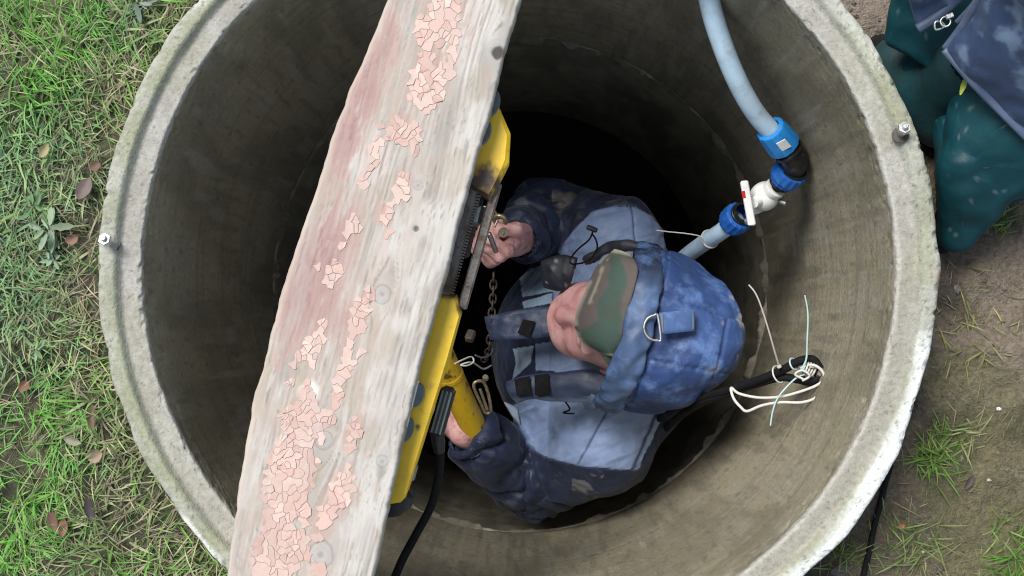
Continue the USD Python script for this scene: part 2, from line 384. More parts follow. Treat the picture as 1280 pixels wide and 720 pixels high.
prof = [(.505, z) for z in np.linspace(-.897, -.026, 220)] + [(.505, -.020), (.5052, -.0165), (.506, -.0135), (.508, -.0123)] + [(r, -.0118) for r in np.linspace(.511, .528, 9)] + \
       [(.531, -.0115), (.5335, -.009), (.536, -.004), (.5385, -.0008)] + [(r, 0.0) for r in np.linspace(.541, .553, 6)] + [(.556, -.0006), (.5585, -.003), (.56, -.0075), (.5605, -.015)] + \
       [(.561, z) for z in np.linspace(-.03, -.4, 16)] + [(.561, -.897)]
V, F, R, Z, A = revolve(prof, 1100)
er = np.stack([np.cos(A), np.sin(A), 0 * A], -1)
q = np.stack([R * np.cos(A), R * np.sin(A), Z], -1)
rag = (fbm(q * 28, 4, 2) - .5)
edge_i = np.exp(-((R - .5065) / .003) ** 2) * (Z > -.06); edge_o = np.exp(-((R - .559) / .006) ** 2) * (Z > -.1)
chip = sstep(.56, .72, fbm(q * 95, 3, 12))
dr = .0009 * (fbm(q * 110, 3, 6) - .5) + .003 * rag * (Z > -.06) + edge_i * .0032 * chip - edge_o * (.0032 * chip + .010 * (fbm(np.stack([np.cos(A) * 9, np.sin(A) * 9, 0 * A], -1), 3, 44) - .5))
dr += .0025 * (fbm(np.stack([np.cos(A) * 3, np.sin(A) * 3, Z * 5], -1), 3, 3) - .5) * (Z < -.05)
# fine vertical drag marks of the mould
zl = fbm(np.stack([A * 1.2, Z * 55, 0 * A], -1), 3, 15) - .5; dr += .0016 * zl * (R < .5051); dr += .0011 * (noise(np.stack([A * 60, Z * 3, 0 * A], -1), 5) - .5) * (R < .5051)
dz = (Z > -.02) * (.003 * (fbm(q * 40, 4, 21) - .5) - .0025 * chip * (edge_i + edge_o) + .003 * (fbm(np.stack([np.cos(A) * 4, np.sin(A) * 4, 0 * A], -1), 3, 5) - .5))
V = V + er * dr[:, None]; V[:, 2] += dz
deg = np.degrees((A + np.pi) % (2 * np.pi) - np.pi)
rim = (Z > -.026)
wob = fbm(q * 14, 4, 4) - .5
cw = mixc((.285, .252, .172), (.205, .180, .120), sstep(.4, .62, fbm(np.stack([A * 7, A * 0, Z * 3.0], -1), 4, 7)))
cw = mixc(cw, (.29, .265, .215), .5 * sstep(.55, .72, fbm(np.stack([A * 16, A * 0 + 5, Z * 5], -1), 4, 17)))
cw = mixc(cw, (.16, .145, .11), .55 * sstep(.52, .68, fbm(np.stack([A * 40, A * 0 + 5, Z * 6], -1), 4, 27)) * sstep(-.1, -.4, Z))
cw = mixc(cw, (.15, .137, .10), .35 * sstep(.55, .7, fbm(np.stack([A * 2.2, Z * 48, 0 * A], -1), 3, 15)))
cw = mixc(cw, (.10, .092, .07), .4 * sstep(.66, .74, fbm(np.stack([A * 75, A * 0 + 2, Z * 30], -1), 4, 88)))
cw = mixc(cw, (.34, .32, .265), .45 * sstep(.62, .70, fbm(np.stack([A * 34, A * 0 + 4, Z * 2.2], -1), 3, 89)) * sstep(.45, .6, fbm(q * 5, 2, 90)))
cw = mixc(cw, (.19, .19, .10), .4 * sstep(.5, .7, fbm(q * 9 + 3, 3, 71)) * sstep(-.25, -.04, Z))
cin = mixc((.345, .335, .30), (.285, .27, .235), sstep(.35, .65, fbm(q * 34, 5, 31))); cin = mixc(cin, (.26, .245, .20), .7 * sstep(25, -20, deg) * sstep(-120, -80, deg))
cout = mixc((.335, .335, .285), (.265, .27, .20), sstep(.35, .65, fbm(q * 26, 5, 41)))
green = sstep(.47, .62, fbm(q * 11 + 7, 4, 51))
cout = mixc(cout, (.25, .262, .15), .5 * green * sstep(.556, .545, R)); cin = mixc(cin, (.28, .275, .19), .25 * green)
cout = mixc(cout, (.13, .19, .13), .38 * np.exp(-((R - .536) / .0025) ** 2) * sstep(130, 160, np.abs(deg)))
# pale, freshly scraped band low on the right and at a few other places of the outer edge
white = sstep(-84, -70, deg + 25 * wob) * sstep(2, -14, deg + 40 * wob) * sstep(.528 + .0, .547, R + .020 * wob + .006 * np.sin(np.radians(deg * 3)))
white = np.maximum(white, .55 * sstep(28, 44, deg + 30 * wob) * sstep(75, 60, deg) * sstep(.534, .552, R + .02 * wob))
white = np.maximum(white, .85 * sstep(-150, -146, deg + 20 * wob) * sstep(-134, -140, deg + 20 * wob) * sstep(.548, .556, R))
white = np.maximum(white, .6 * sstep(112, 125, deg + 30 * wob) * sstep(150, 140, deg + 20 * wob) * sstep(.54, .552, R + .01 * wob))
cout = mixc(cout, (.66, .675, .645), white)
crim = mixc(cin, cout, sstep(.531, .538, R))
crim = mixc(crim, (.12, .11, .085), .6 * sstep(.70, .75, fbm(q * 190, 3, 61)))
crim = mixc(crim, (.46, .445, .40), .5 * edge_i)
crim = mixc(crim, (.22, .07, .045), .8 * np.exp(-((deg + 1.5) / .9) ** 2) * sstep(.552, .557, R))
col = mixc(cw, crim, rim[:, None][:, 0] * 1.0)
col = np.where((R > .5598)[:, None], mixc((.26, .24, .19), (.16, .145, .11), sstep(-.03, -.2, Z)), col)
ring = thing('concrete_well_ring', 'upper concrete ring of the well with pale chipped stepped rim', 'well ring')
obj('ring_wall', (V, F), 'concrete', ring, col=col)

# anchor bolts cast in the rim
def bolt(base, top):
    base, top = np.asarray(base), np.asarray(top); ax = unit(top - base); L = np.linalg.norm(top - base)
    b = obj('anchor_bolt', lathe([(0, -.01), (.0042, -.01), (.0042, L - .001), (.0032, L), (0, L)], base, ax, 14), 'zinc', ring, smooth=40)
    obj('washer', lathe([(.0045, 0), (.0115, 0), (.0115, .0022), (.0045, .0022)], base + ax * .002, ax, 22), 'dark_steel', b.GetPrim() if hasattr(b, 'GetPrim') else b, smooth=40)
    hexm = lambda a, h: np.cos(np.pi / 6) / np.cos((a % (np.pi / 3)) - np.pi / 6)
    obj('nut', lathe([(.004, 0), (.0080, 0), (.0086, .0012), (.0086, .0062), (.0080, .0074), (.004, .0074)], base + ax * (L - .013), ax, 24, hexm), 'zinc', b, smooth=30)
bolt(at(141, 307, -.010), at(128, 297, .026))
bolt(at(1125, 170, -.004), at(1132, 157, .027))

low = thing('concrete_well_ring', 'damp dark lower concrete ring of the well, below the mortar joint', 'well ring', (.003, -.003, 0))
prof2 = [(.5045, z) for z in np.linspace(-1.8, -.906, 60)] + [(.507, -.9025), (.545, -.9025), (.56, -.9025), (.56, -1.8)]
V, F, R, Z, A = revolve(prof2, 500)
q = V.copy(); er = np.stack([np.cos(A), np.sin(A), 0 * A], -1)
V = V + er * (.003 * (fbm(np.stack([np.cos(A) * 6, np.sin(A) * 6, Z * 7], -1), 4, 3) - .5))[:, None] + [.003, -.003, 0]
c2 = mixc((.29, .262, .20), (.19, .172, .13), sstep(.4, .62, fbm(np.stack([A * 9, A * 0, Z * 4], -1), 4, 8)))
c2 = mixc(c2, (.33, .30, .235), .5 * sstep(.58, .72, fbm(np.stack([A * 22, A * 0, Z * 4], -1), 4, 18)))
obj('ring_wall', (V, F), 'wet_concrete', low, col=c2)
a = np.linspace(0, 2 * np.pi, 1400, endpoint=False)
nz = fbm(np.stack([np.cos(a) * 14, np.sin(a) * 14, 0 * a], -1), 4, 9)
bead = np.stack([.5055 * np.cos(a), .5055 * np.sin(a), -.9 + .004 * (nz - .5)], -1)
V, F = tube(bead,   .004 + .012 * sstep(.38, .75, nz), 8, closed=True, flat=.6)
V = V + (fbm(V * 90, 3, 4)[:, None] - .5) * .003
obj('mortar_joint', (V, F), 'concrete', low, col=mixc((.16, .145, .11), (.37, .33, .265), sstep(.48, .68, fbm(V * 16, 4, 3))))

# ------------------------------------------------------------------ grass
def blades(root, L, az, el, bend, w, colr, tip):
    """Bent tapering blades; returns (v, f, c)."""
    n, k = len(L), 5
    t = np.linspace(0, 1, k)
    d = np.stack([np.cos(az), np.sin(az)], -1)
    e = el[:, None] - bend[:, None] * t[None]
    seg = (L / (k - 1))[:, None]
    hx = np.cumsum(np.cos(e) * seg, 1) - np.cos(e[:, :1]) * seg; hz = np.cumsum(np.sin(e) * seg, 1) - np.sin(e[:, :1]) * seg
    C = np.concatenate([root[:, None, :2] + hx[..., None] * d[:, None], (root[:, None, 2] + hz)[..., None]], -1)
    side = np.stack([-d[:, 1], d[:, 0], 0 * az], -1)
    roll = rng.normal(0, .5, n); side = side * np.cos(roll)[:, None]; side[:, 2] = np.sin(roll)
    ww = w[:, None] * np.array([.7, 1.0, .95, .65, .06])[None]
    V = np.stack([C - side[:, None] * ww[..., None] / 2, C + side[:, None] * ww[..., None] / 2], 2)   # n k 2 3
    base = np.arange(n)[:, None] * (2 * k)
    F = np.concatenate([base[..., None] + np.array([2 * i, 2 * i + 1, 2 * i + 3, 2 * i + 2]) for i in range(k - 1)], 1).reshape(-1, 4)
    cc = colr[:, None] * (1 - t[None, :, None]) + tip[:, None] * t[None, :, None]
    return V.reshape(-1, 3), F, np.repeat(cc[:, :, None], 2, 2).reshape(-1, 3)

def scatter(n, box, ok):
    x = rng.uniform(box[0], box[1], n); y = rng.uniform(box[2], box[3], n); m = ok(x, y)
    x, y = x[m], y[m]; return np.stack([x, y, ground_z(x, y)], -1)

def lawn_blades(p, big=1.0):
    n = len(p); q = p * [1, 1, 0]
    f1 = fbm(q * 6.5 + 2, 3, 14); f2 = fbm(q * 9 + 22, 3, 24); r = np.hypot(p[:, 0], p[:, 1])
    uv = proj(np.stack([p[:, 0], p[:, 1], 0 * r - .06], -1))
    bright = sstep(.42, .55, f1 + rng.normal(0, .06, n))
    for (cx, cy, rad) in ((60, 60, 90), (30, 640, 120), (150, 110, 60), (60, 520, 90), (140, 480, 60)):
        bright = np.maximum(bright, 1.1 * np.exp(-((uv[:, 0] - cx) ** 2 + (uv[:, 1] - cy) ** 2) / rad ** 2))
    for (cx, cy, rad) in ((10, 340, 90), (70, 290, 60), (0, 430, 60), (170, 20, 40)):
        bright = bright * (1 - .9 * np.exp(-((uv[:, 0] - cx) ** 2 + (uv[:, 1] - cy) ** 2) / rad ** 2))
    straw = np.clip(.04 + .55 * sstep(.70, .58, r) + .35 * sstep(.55, .66, f2) + .6 * np.exp(-((uv[:, 0] - 160) ** 2 + (uv[:, 1] - 640) ** 2) / 120 ** 2), 0, .85)
    greyg = np.array((.24, .385, .215)); br = np.array((.145, .425, .06)); yel = np.array((.29, .40, .13)); st = np.array((.47, .44, .29))
    col = mixc(greyg, br, bright)
    col = mixc(col, yel, rng.uniform(0, 1, n) ** 2 * .8)
    s = rng.uniform(0, 1, n) < straw * .8
    col[s] = mixc(st, yel, rng.uniform(0, .8, n))[s]
    col *= rng.uniform(.7, 1.25, n)[:, None]
    L = rng.uniform(.014, .046, n) * big * (1 + .3 * bright); w = rng.uniform(.0009, .0024, n) * big * np.where(rng.uniform(0, 1, n) < .10, 1.8, 1)
    az = rng.uniform(0, 2 * np.pi, n) * .55 + 2 * np.pi * fbm(q * 5 + 50, 2, 33) * 1.4
    el = rng.uniform(.2, 1.25, n); bend = rng.uniform(.1, 1.4, n)
    return blades(p, L, az, el, bend, w, col * .8, col * 1.1)

bare = lambda x, y: fbm(np.stack([x, y, 0 * x], -1) * 7 + 31, 3, 4) < .60
ok1 = lambda x, y: (np.hypot(x, y) > .567) & (np.hypot(x, y) < 1.15) & (x < -.2) & (bare(x, y) | (rng.uniform(0, 1, len(x)) < .3)) & (rng.uniform(0, 1, len(x)) < .55 + .45 * sstep(.60, .72, np.hypot(x, y))) & (rng.uniform(0, 1, len(x)) < 1.0 - .65 * np.exp(-((x + .53) ** 2 + (y + .33) ** 2) / .10 ** 2))
p1 = scatter(95000, (-1.15, -.2, -1.0, 1.0), ok1)
ok2 = lambda x, y: (np.hypot(x, y) >= 1.1) & (np.hypot(x, y) < 2.6) & (x < .1) | (np.hypot(x, y) > .57) & (np.hypot(x, y) < 2.4) & (x < 0) & (x > -.25)
p2 = scatter(26000, (-2.6, .1, -2.4, 2.4), ok2)
okt = lambda x, y: (np.hypot(x, y) > .562) & (np.hypot(x, y) < 1.1) & (x < -.15) & (rng.uniform(0, 1, len(x)) < .25 + .75 * sstep(.72, .58, np.hypot(x, y)))
pt = scatter(17000, (-1.1, -.15, -.95, .95), okt); nt_ = len(pt); pt[:, 2] += rng.uniform(.001, .012, nt_)
ct = mixc((.40, .36, .24), (.22, .17, .115), rng.uniform(0, 1, nt_)) * rng.uniform(.6, 1.2, nt_)[:, None]
thatch = blades(pt, rng.uniform(.012, .05, nt_), rng.uniform(0, 6.28, nt_), rng.uniform(-.1, .35, nt_), rng.uniform(.0, .5, nt_), rng.uniform(.0008, .0024, nt_), ct, ct)
g = cat_([lawn_blades(p1), lawn_blades(p2, 1.5), thatch])
obj('lawn_grass', g[:2], 'grass_blade', col=g[2], smooth=True, label='green lawn grass with straw on the left of the well', cat='grass', kind='stuff')

okr = lambda x, y: (np.hypot(x, y) > .57) & (x > -.1) & (fbm(np.stack([x, y, 0 * x], -1) * 7 + 3, 4, 77) > .44 + .1 * rng.uniform(-1, 1, len(x)))
p3 = scatter(17000, (-.1, 1.6, -1.1, 1.1), okr); n = len(p3); p3[:, 2] += .001
cs = mixc((.27, .235, .14), (.15, .175, .06), rng.uniform(0, 1, n)) * rng.uniform(.5, 1.15, n)[:, None]
g = blades(p3, rng.uniform(.008, .034, n), rng.uniform(0, 6.28, n), rng.uniform(.0, .5, n), rng.uniform(.1, .8, n), rng.uniform(.0007, .0017, n), cs, cs)
obj('sparse_grass', g[:2], 'dry_matter', col=g[2], label='thin dry grass wisps over the bare brown soil', cat='grass', kind='stuff')
ico = trimesh.creation.icosphere(1, 1.0); parts = []
pc = scatter(3600, (-.9, 1.5, -1.0, 1.0), lambda x, y: (np.hypot(x, y) > .575) & (x > -.75))
for p in pc:
    s = rng.uniform(.0012, .0045) * (2 if rng.uniform() < .05 else 1); v = ico.vertices * rng.uniform(.5, 1.2, 3) * (1 + .3 * rng.normal(0, 1, (len(ico.vertices), 1))) * s + p
    parts.append((v, ico.faces, np.array(mixc((.10, .08, .06), (.27, .23, .19), rng.uniform(0, 1)))))
g = cat_(parts)
obj('soil_crumbs', g[:2], 'soil', col=g[2], smooth=False, label='small crumbs of soil lying on the bare ground', cat='soil', kind='stuff')

def gpt(u, v, dz=0.0):
    p = at(u, v, -.12)
    for _ in range(5): p = at(u, v, float(ground_z(p[0], p[1])))
    return p + [0, 0, dz]

def tuft(u, v, n, Lmax, spread, c, label):
    p = gpt(u, v); k = n
    root = p + np.c_[rng.normal(0, spread, k), rng.normal(0, spread, k), np.zeros(k)]; root[:, 2] = ground_z(root[:, 0], root[:, 1])
    cc = mixc(c, (.30, .32, .12), rng.uniform(0, .6, k)) * rng.uniform(.6, 1.25, k)[:, None]
    m = blades(root, rng.uniform(.3, 1, k) * Lmax, rng.uniform(0, 6.28, k), rng.uniform(.15, 1.1, k), rng.uniform(.2, 1.2, k), rng.uniform(.001, .0028, k), cc * .8, cc * 1.15)
    t = thing('grass_tuft', label, 'grass tuft', p)
    obj('leaves', m[:2], 'grass_blade', t, col=m[2])
tuft(1162, 572, 110, .055, .014, (.10, .24, .03), 'bright green grass tuft on bare soil just beyond the white rim')
tuft(1180, 548, 60, .05, .012, (.11, .23, .04), 'small green grass tuft beside dry stalks, right of the pale rim')
tuft(1212, 540, 26, .055, .012, (.30, .31, .16), 'wispy straw coloured grass tuft right of the green tufts')
tuft(1128, 676, 70, .06, .018, (.14, .25, .07), 'green grass tuft next to the black cable on the soil')
tuft(1150, 690, 40, .065, .016, (.2, .25, .1), 'thin pale grass tuft low down between cable and corner')
tuft(1274, 708, 120, .06, .02, (.10, .27, .03), 'thick green grass tuft in the lower right corner')
tuft(1268, 664, 40, .045, .016, (.13, .24, .05), 'small green tuft just above the lower right corner tuft')
tuft(1246, 276, 60, .035, .008, (.16, .30, .06), 'tiny green tuft on soil below the kneeling person\'s leg')
tuft(1210, 395, 50, .04, .03, (.24, .25, .10), 'loose olive grass tuft on soil right of the rim')
tuft(1062, 690, 60, .05, .02, (.15, .25, .06), 'green grass tuft against the outer rim at the bottom right')
tuft(1196, 436, 40, .045, .03, (.25, .24, .11), 'dry spreading grass tuft midway down the right soil')

def leaf_mesh(p, L, W, az, curl, tilt, seed, lobes=0.0):
    r = np.random.default_rng(seed); nu, nv = 11, 6
    u = np.linspace(0, 1, nu); v = np.linspace(-1, 1, nv); U, Vv = np.meshgrid(u, v, indexing='ij')
    wid = W / 2 * np.sin(np.pi * np.clip(U * .96 + .03, 0, 1)) ** .75 * (1 + lobes * np.sin(U * 19))
    X = (U - .5) * L; Y = Vv * wid; Z = curl * ((Y / (W / 2)) ** 2) * W * .5 + curl * .6 * L * (U - .5) ** 2 + .07 * W * (fbm(np.stack([U * 4, Vv * 2, 0 * U + seed], -1), 2) - .5)
    M = Rotation.from_euler('zyx', [az, tilt, r.uniform(-.3, .3)]).as_matrix()
    q = np.stack([X, Y, Z - Z.min()], -1).reshape(-1, 3) @ M.T; q[:, 2] -= q[:, 2].min()
    i = (np.arange(nu - 1)[:, None] * nv + np.arange(nv - 1)[None]).ravel()
    F = np.stack([i, i + nv, i + nv + 1, i + 1], -1)
    top = q + p; bot = top - [0, 0, .0006]
    return np.vstack([top, bot]), np.vstack([F, F[:, ::-1] + len(q)])

for k, (u, v, L, W, az, col, lab) in enumerate([
        (112, 238, .034, .020, 1.2, (.16, .12, .11), 'grey brown curled dead leaf in grass near the upper left rim'),
        (96, 300, .018, .014, .4, (.22, .12, .085), 'small reddish dead leaf beside the silvery weed on the left'),
        (118, 634, .034, .014, 1.7, (.07, .05, .055), 'dark narrow curled dead leaf in grass at lower left'),
        (72, 648, .026, .014, 1.9, (.16, .085, .06), 'brown dead leaf left of a pair in lower left grass'),
        (85, 656, .026, .013, 1.5, (.22, .12, .075), 'lighter brown dead leaf right of a pair in lower left grass'),
        (37, 482, .018, .014, .8, (.20, .09, .06), 'small red brown dead leaf low in the left bright grass'),
        (124, 567, .022, .020, .2, (.30, .22, .15), 'tan square dead leaf in grass just left of the rim'),
        (97, 549, .024, .012, -.4, (.30, .29, .20), 'pale folded dead leaf left of the tan leaf'),
        (121, 520, .034, .012, 1.6, (.12, .08, .05), 'long dark brown dead leaf hard against the left rim'),
        (125, 210, .016, .014, .6, (.15, .085, .06), 'dark red dead leaf high on the left by the rim'),
        (62, 190, .022, .012, 1.0, (.34, .30, .15), 'yellowish dead leaf in the upper left grass'),
        (1210, 602, .024, .010, 1.1, (.075, .055, .05), 'dark dead leaf on bare soil right of the green tufts'),
        (1126, 657, .010, .008, .3, (.42, .17, .06), 'tiny orange dead leaf near the cable at lower right'),
        (1050, 712, .032, .016, .2, (.10, .085, .085), 'grey dead leaf against the rim by the bottom edge')]):
    p = gpt(u, v, .018 if u < 500 else .004)
    obj('dead_leaf', leaf_mesh(p, L, W, az, .5, .15 if u < 500 else .03, k + 3, .05), 'leaf_matter', col=col, label=lab, cat='leaf')
for u, v, s, col, lab in [(1248, 511, .0042, (.8, .8, .78), 'tiny white chip on the bare soil at the right'), (1236, 600, .003, (.6, .55, .5), 'very small pale pebble on soil below the white chip'),
                          (1153, 690, .003, (.6, .5, .42), 'pale pebble near the pale tuft at lower right')]:
    v_ = ico.vertices * [1, .7, .5] * s * (1 + .2 * rng.normal(0, 1, (42, 1))); obj('pebble', (v_ + gpt(u, v, .002), ico.faces), 'soil', col=col, smooth=True, label=lab, cat='pebble')

def weed(u, v, n, L, lab, seed, col=(.24, .34, .22)):
    r = np.random.default_rng(seed); p = gpt(u, v, .012); t = thing('weed_plant', lab, 'weed', p)
    for k in range(n):
        az = k * 2.4 + r.uniform(-.8, .8); l = L * r.uniform(.35, .95); d = np.array([np.cos(az), np.sin(az), 0])
        c = np.array(col) * r.uniform(.6, 1.15) * np.array([r.uniform(.85, 1.15), 1, r.uniform(.8, 1.1)])
        obj('leaf', leaf_mesh(p + d * l * .6 * r.uniform(.7, 1.3) + [0, 0, -.004 + .014 * r.uniform()], l, l * r.uniform(.25, .42), az + r.uniform(-.4, .4), r.uniform(.1, .8), -.7 + 1.0 * r.uniform(), seed * 50 + k, .16), 'grass_blade', t, col=c)
weed(68, 285, 13, .036, 'silvery green broad leaved weed left of the rim bolt', 1, (.30, .42, .31))
weed(50, 262, 11, .030, 'darker green weed just above the silvery weed', 2, (.20, .33, .17))
weed(74, 326, 9, .026, 'small silvery weed below the largest silvery weed', 3, (.28, .38, .27))
weed(52, 436, 8, .026, 'flat leaved weed alone in grass at mid left', 4, (.26, .42, .22))
weed(180, 6, 9, .034, 'grey green weed at the top edge of the lawn', 5, (.22, .31, .24))
# ------------------------------------------------------------------ the old plank across the well
vs = np.array([-245, -60, 0, 60, 110, 180, 238, 328, 374, 460, 490, 557, 603, 720, 960.]); le = np.array([560, 503, 485, 460, 437, 412, 394, 363, 349, 328, 318, 307, 299, 283, 243.])
vr = np.array([-245, 0, 57, 70, 85, 150, 180, 289, 343, 440, 460, 557, 627, 720, 960.]); re = np.array([718, 650, 633, 629, 626, 610, 600, 570, 557, 529, 524, 501, 486, 466, 404.])
ZT = .037; nv_, nu_ = 860, 108
vv = np.linspace(-245, 960, nv_)
lx = np.interp(vv, vs, le) + 1.7 * (fbm(np.stack([vv / 22, 0 * vv, 0 * vv], -1), 3, 3) - .5) * 2; rx = np.interp(vv, vr, re) + 1.2 * (fbm(np.stack([vv / 9, 0 * vv, 0 * vv + 5], -1), 3, 5) - .5) * 2
tt = np.linspace(0, 1, nu_)
UV = np.stack([lx[:, None] * (1 - tt) + rx[:, None] * tt, np.broadcast_to(vv[:, None], (nv_, nu_))], -1)
def plan(uv, z):
    o = at(0, 0, z); a = at(1280, 0, z); b = at(0, 720, z); c_ = at(1280, 720, z)
    s, t = uv[..., :1] / 1280, uv[..., 1:] / 720
    d = (np.stack([(uv[..., 0] - 640) / FPX, (360 - uv[..., 1]) / FPX, 0 * uv[..., 0] - 1], -1)) @ RC.T
    return CAM + d * ((z - CAM[2]) / d[..., 2:3])
top = plan(UV, ZT)
# board coordinates in millimetres: s along, t across (from the right edge)
ax_s = unit(plan(np.array([465., 720]), ZT) - plan(np.array([648., 0]), ZT)); ax_t = np.cross([0, 0, 1.0], ax_s)
o_ = plan(np.array([648., 0]), ZT)
def st(p): return (p - o_) @ ax_s * 1000, (p - o_) @ ax_t * 1000
S, T = st(top)
if T.mean() < 0: ax_t = -ax_t; S, T = st(top)
knots = [(622, 66, 11, 'hole'), (401, 694, 15, 'ring'), (405, 551, 10, 'ring'), (478, 368, 10, 'ring'), (520, 286, 4, 'nail'), (478, 577, 7, 'ring'), (387, 490, 5, 'light'), (523, 232, 5, 'ring')]
Tw, kn = T.copy(), np.zeros_like(T); kd = np.full_like(T, 9.)
dark_h = np.zeros_like(T); pale = np.zeros_like(T); gy = np.zeros_like(T)
for u, v, r, kind in knots:
    ks, kt = st(plan(np.array([float(u), float(v)]), ZT)); r *= 1.03
    ds, dt = (S - ks) / 2.3, (T - kt); rho2 = ds ** 2 + dt ** 2 + 1e-6
    Tw -= dt * np.clip((r * 1.25) ** 2 / rho2, 0, .93)
    rr = np.sqrt(((S - ks) / 1.1) ** 2 + dt ** 2) / r; kd = np.minimum(kd, rr)
    wob = .2 * (fbm(np.stack([S / 8, T / 8, 0 * S], -1), 3, 4) - .5)
    if kind == 'hole': dark_h = np.maximum(dark_h, sstep(.9, .55, rr + 2 * wob)); gy = np.maximum(gy, sstep(2.6, 1.0, rr + wob) * (.5 + .5 * np.sin(rr * 14)))
    elif kind == 'nail': dark_h = np.maximum(dark_h, .85 * sstep(1.0, .4, rr + 3 * wob)); gy = np.maximum(gy, .4 * sstep(3, 1, rr))
    elif kind == 'light': pale = np.maximum(pale, sstep(3.4, 1.2, rr + 3 * wob))
    else: gy = np.maximum(gy, sstep(1.35, .7, rr + 2.2 * wob) * (.7 + .3 * np.sin(rr * 13 + 30 * wob))); dark_h = np.maximum(dark_h, .28 * np.exp(-((rr - 1.05 + 2 * wob) / .12) ** 2) + .3 * sstep(.45, .1, rr + wob))
zero = 0 * S
g1 = fbm(np.stack([Tw / 2.6, S / 95, zero], -1), 4, 11); g2 = fbm(np.stack([Tw / 9, S / 240, zero + 3], -1), 3, 12); g3 = .6 * noise(np.stack([Tw / 1.15, S / 42, zero + 9], -1), 13) + .4 * noise(np.stack([Tw / 2.3, S / 20, zero + 19], -1), 14)
blot = fbm(np.stack([T / 42, S / 85, zero], -1), 4, 14)
wc = mixc((.48, .455, .42), (.62, .595, .56), sstep(.3, .7, g1)); wc = mixc(wc, (.36, .34, .32), .7 * sstep(.56, .74, g2)); wc = mixc(wc, (.70, .685, .66), .8 * sstep(.5, .68, blot))
wc = mixc(wc, (.46, .385, .29), .5 * sstep(.52, .7, fbm(np.stack([T / 22, S / 60, zero + 8], -1), 4, 15)))
wc = mixc(wc, (.27, .25, .23), .5 * sstep(.62, .80, g3) + .25 * sstep(.60, .70, g1 * .5 + g3 * .5))
# the red brown primer that has soaked into the left half of the board
W_ = np.clip(T.max(1, keepdims=True), 1, None); tl = T / W_          # 0 right edge .. 1 left edge
mL = fbm(np.stack([T / 14, S / 55, zero + 20], -1), 4, 16)
m_uv = UV
def blob(u, v, a, b, ang=0.27):
    x, y = m_uv[..., 0] - u, m_uv[..., 1] - v; c, s = math.cos(ang), math.sin(ang)
    return np.exp(-(((x * c + y * s) / a) ** 2 + ((-x * s + y * c) / b) ** 2))
pink = .9 * blob(455, 110, 22, 70) + .75 * blob(430, 175, 22, 60) + .9 * blob(410, 300, 34, 60) + .95 * blob(385, 355, 36, 50) + .6 * blob(355, 420, 26, 60) + .6 * blob(420, 410, 40, 40) + .7 * blob(365, 610, 26, 80) + .4 * blob(430, 600, 30, 70) + .3 * blob(540, 70, 50, 80) + .4 * blob(490, 30, 16, 60)
fine = fbm(np.stack([Tw / 2.6, S / 12, zero + 60], -1), 4, 61); mid = fbm(np.stack([Tw / 8, S / 34, zero + 70], -1), 3, 62)
stain = pink * (.25 + 1.5 * mid) + .9 * (fine - .5) + .5 * (mL - .5)
wc = mixc(wc, (.52, .35, .33), .55 * sstep(.22, .50, stain))
wc = mixc(wc, (.45, .25, .25), .70 * sstep(.52, .72, stain + .25 * (g3 - .5)))
wc = mixc(wc, (.32, .16, .17), .4 * sstep(.86, 1.0, stain + .5 * (g3 - .5)))
fl = np.zeros_like(S)
for (u, v, a, b) in ((552, 24, 34, 56), (540, 95, 36, 56), (497, 158, 20, 30), (500, 232, 18, 30), (482, 268, 16, 28), (450, 390, 16, 38), (372, 540, 38, 68), (360, 610, 42, 68), (352, 690, 40, 56), (440, 540, 15, 30), (428, 618, 24, 44), (405, 650, 20, 34)): fl = np.maximum(fl, blob(u, v, a, b))
wc = mixc(wc, (.50, .36, .31), .65 * sstep(.42, .62, fl * (.4 + .9 * mid) + .5 * (fine - .5)))
wc = mixc(wc, (.56, .40, .345), .8 * sstep(.60, .70, fl * (.35 + .7 * fine + .5 * mid)))
wc = mixc(wc, (.25, .19, .165), .45 * sstep(.62, .75, fl * .35 + .55 * fine))
wc = mixc(wc, (.60, .47, .42), .42 * sstep(.12, .35, tl) * sstep(.38, .62, fine * .6 + mid * .5)); wc = wc * np.array([.672, .655, .63]); wc = mixc(wc, (.36, .33, .30), .35 * sstep(.52, .7, fbm(np.stack([T / 30, S / 130, zero + 90], -1), 4, 95)))
wc = mixc(wc, (.30, .30, .30), .6 * np.clip(gy, 0, 1)); wc = mixc(wc, (.75, .74, .70), .6 * pale); wc = mixc(wc, (.045, .04, .035), .95 * np.clip(dark_h, 0, 1))
edge_d = np.minimum(tl, 1 - tl)
wc = mixc(wc, (.66, .62, .55), .5 * sstep(.03, .0, tl)); wc = mixc(wc, (.47, .40, .34), .5 * sstep(.93, 1.0, tl))
top[..., 2] += .0011 * (g1 - .5) + .0006 * (g3 - .5) - .0016 * np.clip(dark_h, 0, 1) - .0012 * sstep(.80, .9, noise(np.stack([Tw / 3, S / 130, zero + 2], -1), 6)) + .0015 * (blot - .5)
rnd = np.minimum(tt, 1 - tt) * 172
top[..., 2] -= .0035 * np.clip(1 - rnd / 3.5, 0, 1)[None] ** 2
